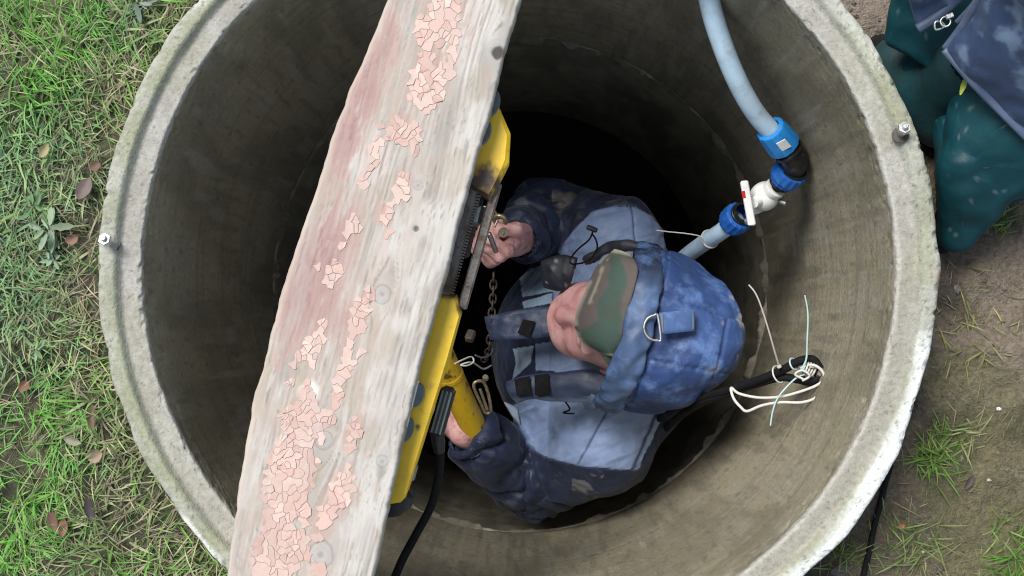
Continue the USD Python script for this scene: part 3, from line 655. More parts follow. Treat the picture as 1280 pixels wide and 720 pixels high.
# closed board: grid of the top, then sides and underside
nb = 5
ring_pts = [top[:, k] for k in range(nu_)]; ring_col = [wc[:, k] for k in range(nu_)]
side_c = np.array((.20, .17, .14))
def side(edge_xyz, inward, k):
    q_ = edge_xyz.copy(); q_[:, 2] = edge_xyz[:, 2] - (ZT - .001) * (k / nb); q_ += ax_t * (inward * .0012 * (fbm(np.stack([vv / 14, 0 * vv + k, 0 * vv], -1), 3, 7) - .5))[:, None]; q_[:, 2] = np.maximum(q_[:, 2], .0015); return q_
for k in range(1, nb + 1): ring_pts.append(side(top[:, -1], 1, k)); ring_col.append(wc[:, -1] * .4 + side_c * .6 * (.8 + .4 * noise(np.stack([vv / 30, 0 * vv + k, 0 * vv], -1), 3))[:, None])
for k in range(nb, 0, -1): ring_pts.append(side(top[:, 0], -1, k)); ring_col.append(wc[:, 0] * .5 + side_c * .5)
RP = np.stack(ring_pts, 1); RCc = np.stack(ring_col, 1); m_ = RP.shape[1]
i = np.arange(nv_ - 1)[:, None] * m_ + np.arange(m_)[None]; j = np.arange(nv_ - 1)[:, None] * m_ + (np.arange(m_)[None] + 1) % m_
PF = np.stack([i, i + m_, j + m_, j], -1).reshape(-1, 4)
PV = RP.reshape(-1, 3); PC = RCc.reshape(-1, 3)
PF = np.vstack([PF[:, [0, 1, 2]], PF[:, [0, 2, 3]]])
for row in (0, nv_ - 1):
    c0 = len(PV); PV = np.vstack([PV, RP[row].mean(0)[None]]); PC = np.vstack([PC, [side_c]])
    idx = row * m_ + np.arange(m_); nx_ = np.roll(idx, -1)
    tri = np.stack([np.full(m_, c0), idx, nx_], 1); PF = np.vstack([PF, tri if row == 0 else tri[:, ::-1]])
nrm = vnormals(PV, PF)
if nrm[nv_ // 2 * m_ + nu_ // 2, 2] < 0: PF = PF[:, ::-1]
plank = thing('wooden_plank', 'weathered wooden plank with flaking pink paint laid across the well', 'plank', plan(np.array([470., 360.]), ZT))
obj('board', (PV, PF), 'wood', plank, col=PC, smooth=50)

# flakes of paint that still cling to the board: cells of a crackle pattern, each its own piece
rf = np.random.default_rng(21)
def flake_map(uv):
    x, y = uv
    def e(u, v, a, b, ang=.27):
        c, s = math.cos(ang), math.sin(ang); X, Y = x - u, y - v
        return math.exp(-(((X * c + Y * s) / a) ** 2 + ((-X * s + Y * c) / b) ** 2))
    return max(1.0 * e(552, 24, 28, 50), 1.0 * e(540, 95, 30, 50), .9 * e(497, 158, 16, 26), .5 * e(470, 165, 14, 40), .8 * e(500, 232, 13, 26), .75 * e(482, 268, 12, 24), .55 * e(528, 195, 5, 10), .8 * e(489, 293, 7, 8), .75 * e(415, 340, 14, 30), .8 * e(450, 395, 18, 44), .85 * e(428, 470, 11, 66), .7 * e(395, 430, 16, 46), .6 * e(372, 460, 12, 40), .6 * e(465, 215, 14, 50), .55 * e(440, 290, 12, 40), .6 * e(518, 180, 12, 40), .5 * e(350, 400, 8, 60), .5 * e(455, 500, 10, 40),
               1.0 * e(372, 540, 32, 62), 1.0 * e(360, 610, 36, 62), 1.0 * e(352, 690, 34, 50), .85 * e(440, 540, 12, 26), .9 * e(428, 618, 20, 40), .95 * e(405, 650, 16, 30), .5 * e(345, 500, 10, 40), .55 * e(330, 580, 9, 40), .45 * e(400, 410, 14, 30), .9 * e(400, 712, 14, 10), .45 * e(466, 590, 8, 20), .5 * e(395, 330, 8, 20), .8 * e(590, -40, 30, 50), .5 * e(450, 440, 12, 16))
pts = []
cellgrid = {}
for _ in range(60000):
    s_, t_2 = rf.uniform(-120, 800), rf.uniform(0, 175); g_ = (int(s_ // 10), int(t_2 // 6))
    if all((s_ - a) ** 2 / 92 + (t_2 - b) ** 2 / 22 > 1 for i_ in (-1, 0, 1) for j_ in (-1, 0, 1) for a, b in cellgrid.get((g_[0] + i_, g_[1] + j_), ())): pts.append((s_, t_2)); cellgrid.setdefault(g_, []).append((s_, t_2))
pts = np.array(pts); vor = Voronoi(pts)
warp = lambda p: p + 5.5 * np.stack([fbm(np.c_[p / 7.5, np.full(len(p), z_)], 3, 5) - .5 for z_ in (1., 9.)], -1)
val = np.full(len(pts), -1.0); polys = [None] * len(pts)
for k, (s_, t_2) in enumerate(pts):
    reg = vor.regions[vor.point_region[k]]
    if -1 in reg or len(reg) < 3 or not (4 < t_2 < 168): continue
    uv = proj(o_ + ax_s * s_ / 1000 + ax_t * t_2 / 1000)
    val[k] = flake_map(uv) * .86 + .85 * (fbm(np.array([[s_ / 30, t_2 / 13, 1.]]), 4, 5)[0] - .5)
    poly = vor.vertices[reg]; c0 = poly.mean(0); poly = poly[np.argsort(np.arctan2(poly[:, 1] - c0[1], poly[:, 0] - c0[0]))]
    pl = np.array([a_ * (1 - t) + b_ * t for a_, b_ in zip(poly, np.roll(poly, -1, 0)) for t in (0, .25, .5, .75)])
    polys[k] = Polygon(warp(pl)).buffer(0)
nbr = {}
for a, b in vor.ridge_points: nbr.setdefault(a, []).append(b); nbr.setdefault(b, []).append(a)
left = set(np.nonzero(val > .40)[0].tolist()); groups = []
while left:                                                      # neighbouring cells stay together in flakes of one to seven cells
    k = min(left); grp = [k]; left.discard(k); want = int(rf.choice([1, 2, 3, 4, 6, 8], p=[.22, .22, .2, .16, .12, .08]))
    while len(grp) < want:
        nx = [b for a in grp for b in nbr.get(a, []) if b in left]
        if not nx: break
        b = nx[rf.integers(len(nx))]; grp.append(b); left.discard(b)
    groups.append(grp)
groups.sort(key=lambda g_: -len(g_))
def top_z(q2):
    i_ = np.clip(np.searchsorted(S[:, nu_ // 2], q2[:, 0]), 0, nv_ - 1); j_ = np.argmin(np.abs(T[i_] - q2[:, 1:2]), 1); return top[i_, j_, 2]
print('flakes', len(groups))
rest_, FL = [], []
for gi_, grp in enumerate(groups):
    m_v = val[grp].mean()
    pg = union_all([polys[k] for k in grp]).buffer(.45 if m_v > .75 else .2).buffer(-.75 if m_v > .75 else -.55).simplify(.22)
    if pg.is_empty: continue
    if pg.geom_type != 'Polygon': pg = max(pg.geoms, key=lambda g_: g_.area)
    pg = Polygon(pg.exterior)
    if pg.area < 9: continue
    m = trimesh.creation.extrude_polygon(pg, 1.0, engine='earcut')
    q2 = np.array(m.vertices)[:, :2]; hi = np.array(m.vertices)[:, 2] > .5; c0 = q2.mean(0); r_ = np.linalg.norm(q2 - c0, axis=1); dd = rf.uniform(0, 6.28); ang2 = np.arctan2(q2[:, 1] - c0[1], q2[:, 0] - c0[0])
    lift = rf.uniform(.00005, .0006) * (1.5 if m_v < .6 else 1) * (.5 + .5 * np.cos(ang2 - dd)) * np.clip(r_ / 7, 0, 1.6) + .0003 * (fbm(np.c_[q2 / 4, 0 * r_], 2, 6) - .5)
    z = top_z(q2) + np.where(hi, .0006, .0001) + lift
    V = o_ * [1, 1, 0] + np.outer(q2[:, 0], ax_s * [1, 1, 0]) / 1000 + np.outer(q2[:, 1], ax_t * [1, 1, 0]) / 1000 + np.c_[np.zeros((len(q2), 2)), z]
    F = np.array(m.faces)
    if np.cross(ax_s, ax_t)[2] < 0: F = F[:, ::-1]
    pc_ = mixc((.49, .318, .270), (.545, .405, .355), rf.uniform(0, 1)) * rf.uniform(.86, 1.04) * np.ones((len(V), 1)); pc_ = mixc(pc_, (.44, .36, .31), .6 * sstep(.5, .7, fbm(V * 140, 3, 3)))
    if len(FL) < 299: FL.append(obj('paint_flake', (V, F), 'paint', plank, col=pc_, smooth=25))
    else: rest_.append((V, F, pc_))
if rest_:
    g = cat_(rest_); obj('small_paint_flakes', g[:2], 'paint', plank, col=g[2], smooth=25, kind='stuff')
# ------------------------------------------------------------------ the yellow tool under the plank's edge
UP = np.array([0, 0, 1.0])
tool = thing('power_tool', 'long yellow tool with two worn steel bars and grey pads, under the plank edge', 'power tool', at(560, 380, -.03))
def hullslab(poly, ztop, depth, bevel):
    p = plan(np.array(poly, float), ztop); c_ = p.mean(0)
    ins = c_ + (p - c_) * (1 - bevel / np.maximum(np.linalg.norm(p - c_, axis=1, keepdims=True), bevel * 3))
    q_ = np.vstack([p - UP * bevel, ins, p - UP * (depth - bevel), ins - UP * depth])
    h = trimesh.convex.convex_hull(q_)
    v, f = trimesh.remesh.subdivide_to_size(h.vertices, h.faces, .006, max_iter=12)
    return trimesh.Trimesh(v, f, process=True)
def worn_yellow(m, spots):
    v = np.array(m.vertices); uv = proj(v)
    col = mixc((.80, .53, .022), (.70, .44, .018), fbm(v * 25, 3, 3))
    burn = np.zeros(len(v))
    for u, w, r in spots: burn = np.maximum(burn, sstep(1.25, .35, np.hypot(uv[:, 0] - u, uv[:, 1] - w) / r + 1.1 * (fbm(v * 130, 4, 8) - .5)))
    col = mixc(col, (.06, .035, .02), burn)
    return col
m = hullslab([(598, 118), (617, 122), (626, 138), (638, 166), (636, 202), (624, 226), (611, 249), (600, 236), (582, 232), (574, 200)], -.012, .05, .006)
obj('upper_cover', m, 'yellow_paint', tool, col=worn_yellow(m, [(607, 222, 22), (590, 232, 20), (604, 248, 20), (622, 232, 10)]), smooth=35)
m = hullslab([(544, 366), (570, 368), (576, 390), (561, 446), (539, 513), (527, 557), (513, 600), (506, 623), (500, 629), (486, 631), (458, 626), (484, 520), (520, 380)], -.012, .05, .007)
obj('lower_cover', m, 'yellow_paint', tool, col=worn_yellow(m, [(566, 364, 15), (578, 384, 11), (556, 362, 14), (522, 534, 4)]), smooth=35)
def bar(p0, p1, w, h, name, mat, b=.002):
    d_ = unit(p1 - p0); s_ = unit(np.cross(UP, d_)); n_2 = np.cross(d_, s_)
    V, F = rbox((p0 + p1) / 2 - n_2 * h / 2, d_, s_, n_2, np.linalg.norm(p1 - p0) / 2, w / 2, h / 2, b)
    V, F = trimesh.remesh.subdivide_to_size(V, F, .012, max_iter=10)
    V = V + .0012 * (fbm(V * 120, 3, 5)[:, None] - .5)
    return obj(name, (V, F), mat, tool, smooth=30)
b1 = bar(at(600, 196, -.018), at(551, 385, -.018), .018, .016, 'guide_bar', 'worn_steel')
bar(at(622, 228, -.030), at(577, 386, -.030), .0132, .014, 'guide_bar', 'worn_steel')
teeth = []
for k in range(46):
    t = k / 45; p0 = at(609 - 45 * t, 205 + 165 * t, -.024); d_ = unit(at(557, 388, -.018) - at(601, 196, -.018)); s_ = unit(np.cross(UP, d_))
    teeth.append(rbox(p0, d_, s_, UP, .0013, .0030, .006, .0006))
obj('rack_teeth', cat_(teeth), 'worn_steel', tool, smooth=False)
for (u, v, z, a, b, c_, mat) in [(597, 240, -.045, .022, .010, .012, 'dark_steel'), (594, 268, -.050, .016, .011, .012, 'steel'), (586, 300, -.060, .026, .006, .010, 'dark_steel')]:
    V, F = rbox(at(u, v, z), unit(np.array([-.23, -.97, 0])), unit(np.array([.97, -.23, 0])), UP, a, b, c_, .005)
    obj('clamp_jaw', (V, F), mat, tool, smooth=30)
d_l = unit(at(506, 552, 0) - at(525, 480, 0)); s_l = unit(np.cross(UP, d_l)); s_l = s_l if s_l[0] > 0 else -s_l
def pad(u, v, r, z=-.003):
    a = np.linspace(-np.pi / 2, np.pi / 2, 13); c_ = at(u, v, z); ring_ = [c_ + d_l * r * np.sin(x) * 1.7 + s_l * r * np.cos(x) for x in a]
    q_ = np.array(ring_); q_ = np.vstack([q_, q_ - s_l * .012]); h = trimesh.convex.convex_hull(np.vstack([q_ - UP * .002, c_ + (q_ - c_) * .9, q_ - UP * .014]))
    obj('rubber_pad', h, 'grey_plastic', tool, smooth=30)
pad(521, 494, .0095); pad(508, 537, .0095); pad(615, 128, .0105); pad(604, 164, .0105)
def strip(p0, p1, w, h, name, mat):
    d_ = unit(p1 - p0); s_ = unit(np.cross(UP, d_)); return obj(name, rbox((p0 + p1) / 2, d_, s_, np.cross(d_, s_), np.linalg.norm(p1 - p0) / 2, w / 2, h / 2, .0008), mat, tool, smooth=30)
strip(at(522, 475, .003), at(502, 553, .003), .0042, .014, 'edge_strip', 'pale_metal')
strip(at(537, 506, -.03), at(512, 598, -.03), .0028, .020, 'edge_strip', 'pale_metal')
V, F = rbox(at(515, 590, -.05), d_l, s_l, UP, .012, .006, .012, .003); obj('screw_lug', (V, F), 'steel', tool, smooth=30)
m = hullslab([(466, 622), (508, 612), (517, 622), (514, 634), (498, 646), (470, 650)], -.032, .04, .005); obj('end_cap', m, 'black_plastic', tool, smooth=35)
g0, g1_ = at(562, 482, -.07), at(544, 546, -.075); gd = unit(g1_ - g0); gs = unit(np.cross(UP, gd))
grip = obj('grip', rbox((g0 + g1_) / 2, gd, gs, np.cross(gd, gs), .034, .0105, .020, .005), 'grey_dark' if False else 'black_plastic', tool, smooth=30)
for k in (-1, 0, 1): obj('rib', rbox((g0 + g1_) / 2 + gs * .006 * k + UP * .0205 * (1 if np.cross(gd, gs)[2] > 0 else 1), gd, gs, np.cross(gd, gs), .030, .0014, .0014, .0005), 'grey_plastic', grip, smooth=30)
P = spline([at(546, 542, -.085), at(550, 566, -.10), at(548, 596, -.12), at(539, 632, -.13), at(520, 668, -.13), at(502, 702, -.12), at(488, 738, -.09), at(470, 800, -.02), at(458, 850, .014), at(450, 900, .012), at(440, 960, -.06)], 9)
obj('power_cable', tube(P, .0062, 12), 'black_cord', tool)
obj('strain_relief', lathe([(0, 0), (.010, 0), (.0095, .02), (.0075, .034), (0, .034)], at(546, 538, -.083), unit(at(550, 570, -.10) - at(546, 540, -.085)), 18), 'black_plastic', tool, smooth=40)

yt = thing('yellow_tube', 'yellow tube held in the left hand, deeper in the well than the tool', 'tube', at(585, 495, -.56))
A0, B0 = at(546, 434, -.58), at(604, 560, -.785); L_ = np.linalg.norm(B0 - A0)
V, F = lathe([(0, 0), (.022, 0), (.0248, .003), (.0255, .006), (.0255, .07), (.0263, .072), (.0263, .080), (.0255, .082), (.0255, L_ - .006), (.0248, L_ - .002), (.022, L_), (0, L_)], A0, B0 - A0, 40)
V, F = trimesh.remesh.subdivide_to_size(V, np.array(F), .008, max_iter=8)
obj('casing', (V, F), 'yellow_paint', yt, col=mixc((.78, .50, .02), (.12, .07, .02), sstep(.62, .75, fbm(V * 60, 4, 6))), smooth=40)
c_ = A0 + (B0 - A0) * .52; obj('plug', lathe([(0, 0), (.009, 0), (.0095, .004), (.006, .006), (0, .006)], c_ + [-.004, -.004, .0185], [-.2, -.2, 1], 20), 'dark_steel', yt, smooth=40)

# shackle in the right hand, chain, hook, wire
sh = thing('shackle', 'brass coloured shackle with grey pin gripped in the right fist', 'shackle', at(624, 285, -.57))
def arc(c, X, Y, r, a0, a1, n=20): a = np.linspace(a0, a1, n); return np.asarray(c) + r * (np.cos(a)[:, None] * X + np.sin(a)[:, None] * Y)
X_, Y_ = unit(np.array([1.0, -.2, .2])), unit(np.array([.1, .6, .8])); Y_ = unit(Y_ - X_ * (X_ @ Y_))
obj('bow', tube(arc(at(625, 275, -.56), X_, Y_, .011, -.5, 4.0), .0042, 12), 'brass', sh)
obj('eye', lathe([(.0032, -.003), (.0082, -.003), (.0092, 0), (.0082, .003), (.0032, .003), (.0032, -.003)], at(629, 291, -.56), [.3, -.3, 1], 24), 'brass', sh, smooth=40)
obj('pin', lathe([(0, 0), (.0036, 0), (.0046, .001), (.0046, .040), (.003, .043), (0, .043)], at(611, 291, -.545), at(623, 322, -.575) - at(611, 291, -.545), 16), 'grey_blue' if False else 'steel', sh, smooth=40)
obj('spring_tail', tube(spline([at(604, 258, -.55), at(616, 262, -.55), at(622, 272, -.56), at(618, 284, -.56)], 6), .0022, 8), 'brass', sh)

ch = thing('chain', 'dark steel chain hanging down below the right fist against the chest', 'chain', at(615, 380, -.72))
P = spline([at(617, 342, -.64), at(616, 375, -.655), at(613, 410, -.67), at(611, 438, -.69), at(604, 452, -.72)], 40)
cl = np.concatenate([[0], np.cumsum(np.linalg.norm(np.diff(P, axis=0), axis=1))]); pitch = .0135; T_, U_, W_2 = frames(P)
for k in range(int(cl[-1] / pitch)):
    j_ = np.searchsorted(cl, (k + .5) * pitch); c_, t_v = P[j_], T_[j_]; n_v = U_[j_] if k % 2 else W_2[j_]
    a = np.linspace(0, 2 * np.pi, 18, endpoint=False); loop = c_ + (np.cos(a) * .0096)[:, None] * t_v + (np.sin(a) * .0060)[:, None] * n_v
    obj('link', tube(loop, .0020, 6, closed=True), 'dark_steel', ch)
cb = thing('carabiner', 'worn snap hook hanging between the yellow tube and the jacket', 'hook', at(603, 495, -.66))
P = spline([at(592, 482, -.64), at(600, 476, -.64), at(607, 482, -.65), at(612, 500, -.66), at(613, 514, -.67), at(607, 516, -.67), at(602, 506, -.66)], 6, closed=True)
obj('hook_body', tube(P, .0031, 10, closed=True), 'brass', cb); obj('gate', tube(np.array([at(600, 486, -.637), at(609, 512, -.66)]), .0028, 8), 'brass', cb)
obj('swivel', lathe([(0, 0), (.005, 0), (.006, .004), (.005, .008), (0, .008)], at(607, 474, -.63), [0, .6, .8], 16), 'brass', cb, smooth=40)
P = spline([at(568, 455, -.47), at(578, 450, -.48), at(589, 446, -.5), at(592, 452, -.5), at(584, 457, -.5), at(576, 456, -.5), at(590, 453, -.51), at(604, 461, -.56), at(614, 457, -.62)], 8)
obj('wire', tube(P, .0016, 6), 'white_cord', label='thin white twisted wire tied above the yellow tube', cat='wire')
obj('wire', tube(spline([at(594, 444, -.53), at(604, 447, -.58), at(613, 443, -.62), at(616, 436, -.64)], 8), .0016, 6), 'steel', label='short grey wire curling beside the chain\'s lower end', cat='wire')
V, F = rbox(at(588, 420, -.60), X_, Y_, np.cross(X_, Y_), .008, .008, .011, .003); tg = obj('square_nut', (V, F), 'dark_steel', label='small square steel nut in the gap between tool and chain', cat='nut', smooth=30)

# ------------------------------------------------------------------ the water pipe with its valve
wp = thing('water_pipe', 'pale blue water pipe with blue couplings, black elbow and white valve', 'water pipe', at(955, 245, -.45))
N1, N2 = at(972, 172, -.325), at(984, 219, -.385)
P = spline([at(872, -66, -.13), at(884, -12, -.185), at(893, 26, -.20), at(909, 72, -.225), at(928, 114, -.26), at(948, 146, -.295), N1], 10)
obj('pipe', tube(P, .0158, 22), 'pe_pipe', wp)
dN1 = unit(at(982, 187, -.34) - at(956, 156, -.30))
rib = lambda n, a_: (lambda a, h: 1 + a_ * (np.sin(n * a) > .2))
n1 = obj('coupling_nut', lathe([(.0160, -.025), (.0225, -.024), (.0240, -.021), (.0268, .010), (.0268, .020), (.0245, .022), (.016, .023)], N1, dN1, 48, rib(12, .035)), 'bright_blue_plastic', wp, smooth=30)
lv = unit(np.array([-.2, -.5, .8])); lv = unit(lv - dN1 * (dN1 @ lv)); lw = np.cross(dN1, lv)
obj('paper_label', rbox(N1 + lv * .0262 - dN1 * .003 - lw * .008, dN1, lw, lv, .010, .008, .0008, .0004), 'white_plastic', n1, smooth=30)
P = spline([N1 + dN1 * .018, at(987, 190, -.342), at(993, 200, -.355), at(991, 210, -.372), N2], 8); rr_ = np.interp(np.linspace(0, 1, len(P)), [0, .2, .5, .8, 1], [.0205, .0205, .0225, .0200, .0195])
obj('elbow', tube(P, rr_, 24), 'black_plastic', wp)
for t in (.22, .78):
    k = int(t * len(P)); obj('collar', lathe([(.018, -.0025), (.0238, -.0025), (.0245, 0), (.0238, .0025), (.018, .0025)], P[k], P[min(k + 1, len(P) - 1)] - P[k - 1], 28), 'black_plastic', wp, smooth=40)
V1, V2 = at(973, 232, -.405), at(939, 258, -.47); dV = unit(V2 - V1); dN2 = unit(V1 - N2 + dV * .01)
obj('coupling_nut', lathe([(.018, -.016), (.0255, -.015), (.0268, -.012), (.0268, .004), (.024, .006), (.0225, .014), (.017, .015)], N2, dN2, 48, rib(16, .05)), 'blue_plastic', wp, smooth=30)
obj('thread_ring', lathe([(.015, 0), (.0195, 0), (.0195, .003), (.018, .004), (.0195, .005), (.0195, .008), (.018, .009), (.0195, .010), (.0195, .013), (.015, .014)], N2 + dN2 * .010, dN2, 28), 'black_plastic', wp, smooth=40)
VC = (V1 + V2) / 2
vb = obj('valve_body', lathe([(.010, -.034), (.0175, -.034), (.0185, -.030), (.0170, -.020), (.0215, -.014), (.0240, -.006), (.0245, 0), (.0240, .006), (.0215, .014), (.017, .020), (.0185, .028), (.0175, .034), (.010, .034)], VC, dV, 32), 'white_plastic', wp, smooth=35)
LA, LB = at(930, 226, -.395), at(940, 282, -.415); dL = unit(LB - LA); stem = unit(np.array([-.55, .25, .8])); stem = unit(stem - dL * (stem @ dL)); wL = np.cross(stem, dL)
LC = LA * .5 + LB * .5
obj('stem', lathe([(0, 0), (.012, 0), (.012, .02), (.009, .034), (0, .034)], VC, unit(LC + dL * .004 - VC), 20), 'white_plastic', vb, smooth=40)
lev = obj('lever', rbox(LC, dL, wL, stem, np.linalg.norm(LB - LA) / 2, .0068, .0042, .0025), 'white_plastic', wp, smooth=30)
obj('red_mark', rbox(LA + dL * .022 + stem * .0040 - wL * .003, dL, wL, stem, .006, .0032, .0009, .0004), 'red_plastic', lev, smooth=30)
N3 = at(921, 273, -.515); P3 = at(902, 289, -.555)
d3 = unit(P3 - V2)
obj('coupling_nut', lathe([(.016, -.014), (.0235, -.013), (.0255, -.010), (.0262, .010), (.0235, .020), (.0175, .022)], N3, d3, 48, rib(16, .05)), 'blue_plastic', wp, smooth=30)
obj('thread_ring', lathe([(.015, 0), (.0205, 0), (.0205, .004), (.019, .005), (.0205, .006), (.0205, .010), (.015, .011)], N3 - d3 * .024, d3, 28), 'black_plastic', wp, smooth=40)
obj('union_screw', lathe([(0, 0), (.005, 0), (.0055, .003), (.0055, .012), (0, .013)], N3 + np.array([.010, -.006, .022]), [.6, -.3, .5], 14), 'zinc', wp, smooth=40)
obj('union_screw', lathe([(0, 0), (.004, 0), (.0045, .003), (.0045, .012), (0, .013)], VC + np.array([.022, -.010, .012]), [.8, -.3, .4], 14), 'steel', wp, smooth=40)
P = spline([N3, at(902, 289, -.555), at(881, 303, -.615), at(858, 320, -.69), at(838, 338, -.80), at(822, 352, -1.0), at(815, 358, -1.3), at(812, 362, -1.78)], 10)
lp = obj('pipe', tube(P, .0152, 20), 'pe_pipe', wp)
k = int(np.argmin(np.linalg.norm(P - at(888, 298, -.595), axis=1))); T_ = unit(P[k + 1] - P[k - 1]); u_ = unit(np.cross(T_, UP)); w_ = np.cross(u_, T_)
tie = tube(arc(P[k], u_, w_, .0166, 0, 2 * np.pi * 35 / 36, 36), .0016, 6, closed=True)
tail = tube(spline([P[k] + w_ * .017, at(876, 296, -.58), at(858, 292, -.575), at(838, 290, -.58), at(821, 288, -.59)], 8), .0013, 6)
obj('cable_tie', cat_([tie, tail]), 'white_cord', lp)

# ------------------------------------------------------------------ rope loop on the wall
rope = thing('black_rope', 'thick black rope looped over the wall eye bolt, running down behind the man', 'rope', at(985, 465, -.35))
P = spline([at(800, 560, -1.3), at(812, 535, -.9), at(835, 516, -.62), at(868, 500, -.52), at(905, 489, -.45), at(945, 476, -.39), at(975, 464, -.355), at(998, 452, -.335), at(1014, 449, -.335), at(1023, 457, -.335), at(1024, 470, -.335), at(1014, 477, -.34), at(996, 474, -.35), at(975, 472, -.365), at(945, 480, -.40), at(910, 492, -.45), at(876, 504, -.51), at(845, 524, -.63), at(825, 545, -.9), at(815, 565, -1.3)], 10)
V, F = tube(P, .0068, 10); V = V + .0022 * (fbm(V * 160, 3, 3)[:, None] - .5); obj('strand', (V, F), 'black_cord', rope)
def tie_round(c, ax, r, tailpts, mat):
    u_ = unit(np.cross(ax, UP)); w_ = np.cross(u_, ax); lp_ = tube(arc(c, u_ , w_ , r, 0, 2 * np.pi * 35 / 36, 36), .0015, 6, closed=True)
    tp = spline(tailpts, 10); w = np.interp(np.linspace(0, 1, len(tp)), [0, .1, 1], [.0016, .0016, .0012])
    head = rbox(tailpts[0], unit(ax), u_, w_, .003, .0028, .0022, .0006)
    obj('cable_tie', cat_([lp_, tube(tp, w, 6, flat=.6), head]), mat, rope)
dR = unit(at(998, 455, -.335) - at(940, 478, -.40))
tie_round(at(973, 468, -.36), dR, .014, [at(974, 458, -.335), at(968, 438, -.31), at(960, 410, -.285), at(951, 382, -.265), at(944, 366, -.255), at(936, 356, -.25)], 'white_cord')
tie_round(at(992, 455, -.34), dR, .0095, [at(1003, 460, -.325), at(1008, 448, -.32), at(1009, 425, -.31), at(1010, 400, -.30), at(1009, 384, -.295), at(1006, 369, -.29)], 'cyan_tie')
wall_p = np.array([math.cos(-.262), math.sin(-.262), 0]) ; rad = wall_p.copy()
eb = thing('eye_bolt', 'steel eye bolt in the right wall wrapped with coils of wire', 'bolt', at(1012, 460, -.335))
e0 = at(1012, 461, -.335); rdir = unit(np.array([e0[0], e0[1], 0]))
obj('shank', lathe([(0, 0), (.0045, 0), (.0045, .09), (0, .09)], e0 - rdir * .012, rdir, 14), 'dark_steel', eb, smooth=40)
obj('nut', lathe([(.004, 0), (.010, 0), (.011, .001), (.011, .006), (.010, .007), (.004, .007)], e0 + rdir * .012, rdir, 6), 'steel', eb, smooth=30)
u_ = unit(np.cross(rdir, UP)); w_ = np.cross(u_, rdir); a = np.linspace(0, 2 * np.pi * 5, 140)
obj('wire_coil', tube(e0 + (np.cos(a) * .0098)[:, None] * u_ + (np.sin(a) * .0098)[:, None] * w_ + (np.linspace(-.012, .010, 140))[:, None] * rdir, .0018, 6), 'white_cord', eb)
P = spline([at(1012, 458, -.32), at(1024, 460, -.32), at(1030, 472, -.32), at(1022, 481, -.325), at(1002, 489, -.335), at(975, 496, -.35), at(948, 497, -.37), at(924, 492, -.39), at(914, 485, -.40), at(917, 498, -.39), at(926, 509, -.38), at(934, 514, -.37), at(952, 507, -.36), at(975, 503, -.345), at(1002, 503, -.33), at(1020, 497, -.32), at(1031, 484, -.315), at(1030, 468, -.315), at(1021, 458, -.315), at(1010, 456, -.32)], 9)
V, F = tube(P, .0024, 8); obj('white_cord', (V, F), 'white_cord', label='loose loop of thin white cord hanging from the eye bolt', cat='cord')
obj('white_cord', tube(spline([at(1006, 468, -.33), at(996, 472, -.33), at(984, 483, -.335), at(972, 498, -.34), at(966, 514, -.345), at(963, 532, -.35)], 8), .0015, 6), 'cyan_tie', label='short thin pale strand with a free end below the rope loop', cat='cord')
obj('white_cord', tube(spline([at(1004, 474, -.325), at(994, 468, -.325), at(1003, 463, -.32), at(1012, 470, -.32), at(1003, 476, -.325)], 8), .0020, 6), 'white_cord', label='small white knot of cord tight against the eye bolt', cat='cord')

# black cable over the soil
pts = [gpt(u, v, .005) for u, v in [(1112, 580), (1105, 605), (1099, 630), (1092, 655), (1086, 685), (1079, 715), (1070, 760), (1062, 820), (1040, 900)]]
obj('black_cable', tube(spline(pts, 8), .0046, 10), 'black_cord', label='black cable lying over the soil at the lower right', cat='cable')
# ------------------------------------------------------------------ the man in the well
rp = np.random.default_rng(5)
man = thing('person', 'person standing in the well in hooded navy and grey jacket, gripping a shackle', 'person', (.15, -.1, -1.78))
# joints
SR, ER, WR = at(772, 302, -.75), at(684, 272, -.90), at(652, 296, -.71)
SL, EL, WL = at(755, 556, -.77), at(668, 600, -.89), at(580, 538, -.75)
HIP = at(730, 432, -1.22); CH = at(728, 432, -.93)
Hc = at(779, 413, -.55)
fwd2 = unit(np.array([-.955, .24, 0])); tilt = math.radians(24)
Fh = unit(fwd2 * math.cos(tilt) + UP * math.sin(tilt)); Lh = unit(np.cross(UP, fwd2)); Uh = np.cross(Fh, Lh)
RH = np.stack([Fh, Lh, Uh])
H = lambda f, l, u: Hc + Fh * f + Lh * l + Uh * u
NECK = at(790, 430, -.70)

b = SDF((-.22, -.50, -1.80), (.44, .26, -.36), .0032)
# head
b.ell(H(-.012, 0, .022), (.098, .077, .092), RH, k=.0)
b.ell(H(.030, 0, -.035), (.066, .064, .082), RH, k=.03)
b.cone(H(.045, .022, -.088), H(.045, -.022, -.088), .026, .026, .03)
b.ell(H(.080, 0, -.098), (.024, .034, .020), RH, .025); b.ell(H(.052, .038, -.070), (.040, .028, .034), RH, .03); b.ell(H(.052, -.038, -.070), (.040, .028, .034), RH, .03)
for s in (-1, 1):
    b.ell(H(.062, s * .041, -.022), (.026, .022, .019), RH, .02)
    b.ell(H(.086, s * .034, .016), (.013, .015, .011), RH, .006, 's')
    b.ell(H(.078, s * .034, .015), (.014, .014, .0125), RH, .004)
    b.ell(H(.080, s * .034, .036), (.014, .024, .008), RH, .014)
    b.ell(H(.094, s * .012, -.038), (.012, .009, .008), RH, .006)
    b.ell(H(-.010, s * .079, -.012), (.018, .008, .032), RH, .006); b.ell(H(-.004, s * .087, -.010), (.009, .004, .018), RH, .003, 's'); b.ell(H(-.006, s * .079, -.040), (.010, .007, .010), RH, .005)
b.cone(H(.088, 0, .022), H(.106, 0, -.028), .009, .0140, .014); b.ell(H(.107, 0, -.032), (.0125, .0150, .012), RH, .008)
